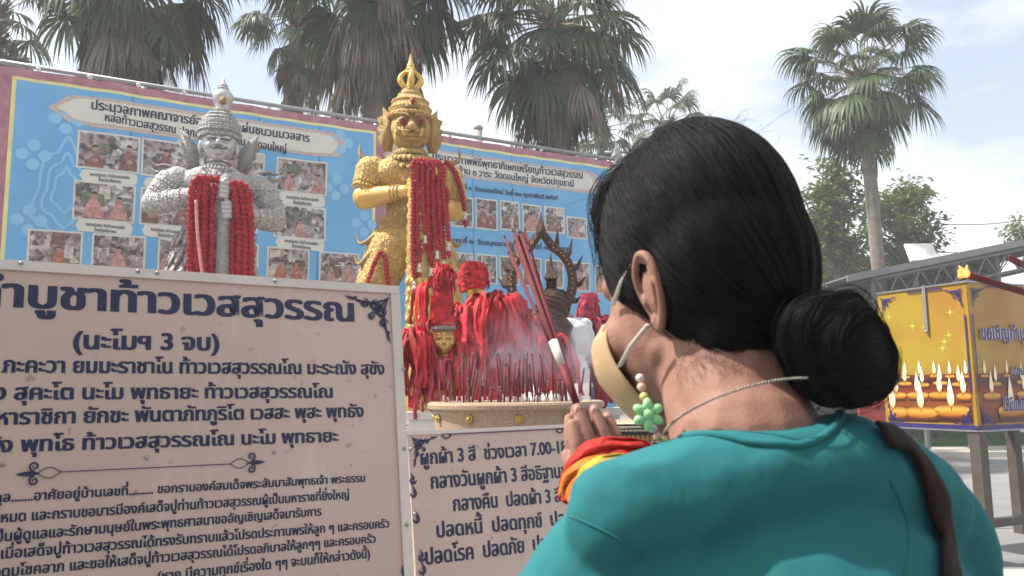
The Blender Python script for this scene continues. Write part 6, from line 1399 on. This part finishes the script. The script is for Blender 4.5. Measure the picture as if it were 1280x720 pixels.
b = MB(); fz = V((0, 0, -.10)); b.add([Lf + V((0, 0, .03)), Rt2 + V((0, 0, .03)), Rt2 + fz, Lf + fz] + [q_ - back * .04 for q_ in (Lf + V((0, 0, .03)), Rt2 + V((0, 0, .03)), Rt2 + fz, Lf + fz)], [(3, 2, 1, 0), (4, 5, 6, 7), (0, 1, 5, 4), (2, 3, 7, 6), (0, 4, 7, 3), (1, 2, 6, 5)]); obj('gutter', b, ROOF, sh_, False, True)
for j in range(1, 6): b = MB(); b.tube([Lf + back * dp * j / 6 + V((0, 0, rise * j / 6 - .06)), Rt2 + back * dp * j / 6 + V((0, 0, rise * j / 6 - .06))], .03, 5); obj('purlin', b, STEEL, sh_, False, True)
for i in range(8):
    p0 = Lf + edn * (.6 + i * (LnR - 1.0) / 7); p1 = p0 + back * dp; tr = MB(); tr.tube([p0 + V((0, 0, -.14)), p1 + V((0, 0, rise - .14))], .028, 5); tr.tube([p0 + V((0, 0, -.55)), p1 + V((0, 0, -.55))], .028, 5)
    for j in range(10): a_ = p0.lerp(p1, j / 10); c_ = p0.lerp(p1, (j + 1) / 10); tr.tube([a_ + V((0, 0, -.55 if j % 2 else -.12)), c_ + V((0, 0, -.12 if j % 2 else -.55))], .016, 5)
    obj('truss', tr, STEEL, sh_, False, True)
    for p in (p0 + back * .1, p1 - back * .1): obj('post', MB().tube([(p.x, p.y, 0), (p.x, p.y, p.z - .03)], .05, 8), STEEL, sh_, False, True)
b = MB(); tr = MB(); tr.tube([Lf + V((0, 0, -.55)) + edn * .6, Rt2 + V((0, 0, -.55))], .03, 5); tr.tube([Lf + V((0, 0, -.16)) + edn * .6, Rt2 + V((0, 0, -.16))], .03, 5)
for j in range(28): a_ = (Lf + edn * .6).lerp(Rt2, j / 28); c_ = (Lf + edn * .6).lerp(Rt2, (j + 1) / 28); tr.tube([a_ + V((0, 0, -.55 if j % 2 else -.16)), c_ + V((0, 0, -.16 if j % 2 else -.55))], .018, 5)
obj('edge_truss', tr, STEEL, sh_, False, True)
w0, w1 = Lf + back * (dp - .2) + edn * .9, Rt2 + back * (dp - .2); b = MB(); b.add([(w0.x, w0.y, 0), (w1.x, w1.y, 0), (w1.x, w1.y, w1.z - .03), (w0.x, w0.y, w0.z - .03), (w0.x, w0.y + .1, 0), (w1.x, w1.y + .1, 0), (w1.x, w1.y + .1, w1.z - .03), (w0.x, w0.y + .1, w0.z - .03)], [(0, 1, 2, 3), (7, 6, 5, 4), (3, 2, 6, 7), (0, 3, 7, 4), (1, 5, 6, 2)]); obj('rear_wall', b, INN, sh_, False, True)
q = P(1152, 322, 15.5); b = MB(); b.box((q.x, q.y, q.z + .1), (.55, .05, .42), Matrix.Rotation(-.5, 3, 'X')); b.box((q.x, q.y + .2, q.z - .02), (.05, .35, .3)); solo('roof_panel', b, WHT, 'small white tilted panel standing on the grey metal roof', 'panel', smooth=False)
for (a_, c_, y1_, y2_, lab) in (((1150, 278), (1300, 272), 26, 26, 'upper thin overhead wire right of the lone palm'), ((1120, 312), (1300, 308), 25, 25, 'lower overhead wire just above the metal roof'), ((1040, 318), (1180, 314), 27, 27, 'overhead wire crossing behind the leafy trees')):
    A_, B_ = P(*a_, y1_), P(*c_, y2_); pp = [A_.lerp(B_, i / 12) + V((0, 0, -.15 * math.sin(PI * i / 12))) for i in range(13)]; solo('overhead_wire', MB().tube(pp, .014, 5), BLK, lab, 'wire')
for (px, Y_) in ((1196, 25.5),):
    q = P(px, 300, Y_)

# ------------------------------------------------------------------ the day's haze
hz = MB(); hz.box((4, 12, 5.2), (64, 52, 12.4)); hm = bpy.data.materials.new('haze_air'); hm.use_nodes = True; t_ = hm.node_tree; t_.nodes.clear()
pv = t_.nodes.new('ShaderNodeVolumePrincipled'); ou = t_.nodes.new('ShaderNodeOutputMaterial'); pv.inputs['Color'].default_value = (.93, .94, .97, 1); pv.inputs['Density'].default_value = .005; t_.links.new(pv.outputs[0], ou.inputs['Volume'])
o = obj('haze', hz, hm, None, False); o['kind'] = 'stuff'; o['label'] = 'thin bright haze over the temple yard'
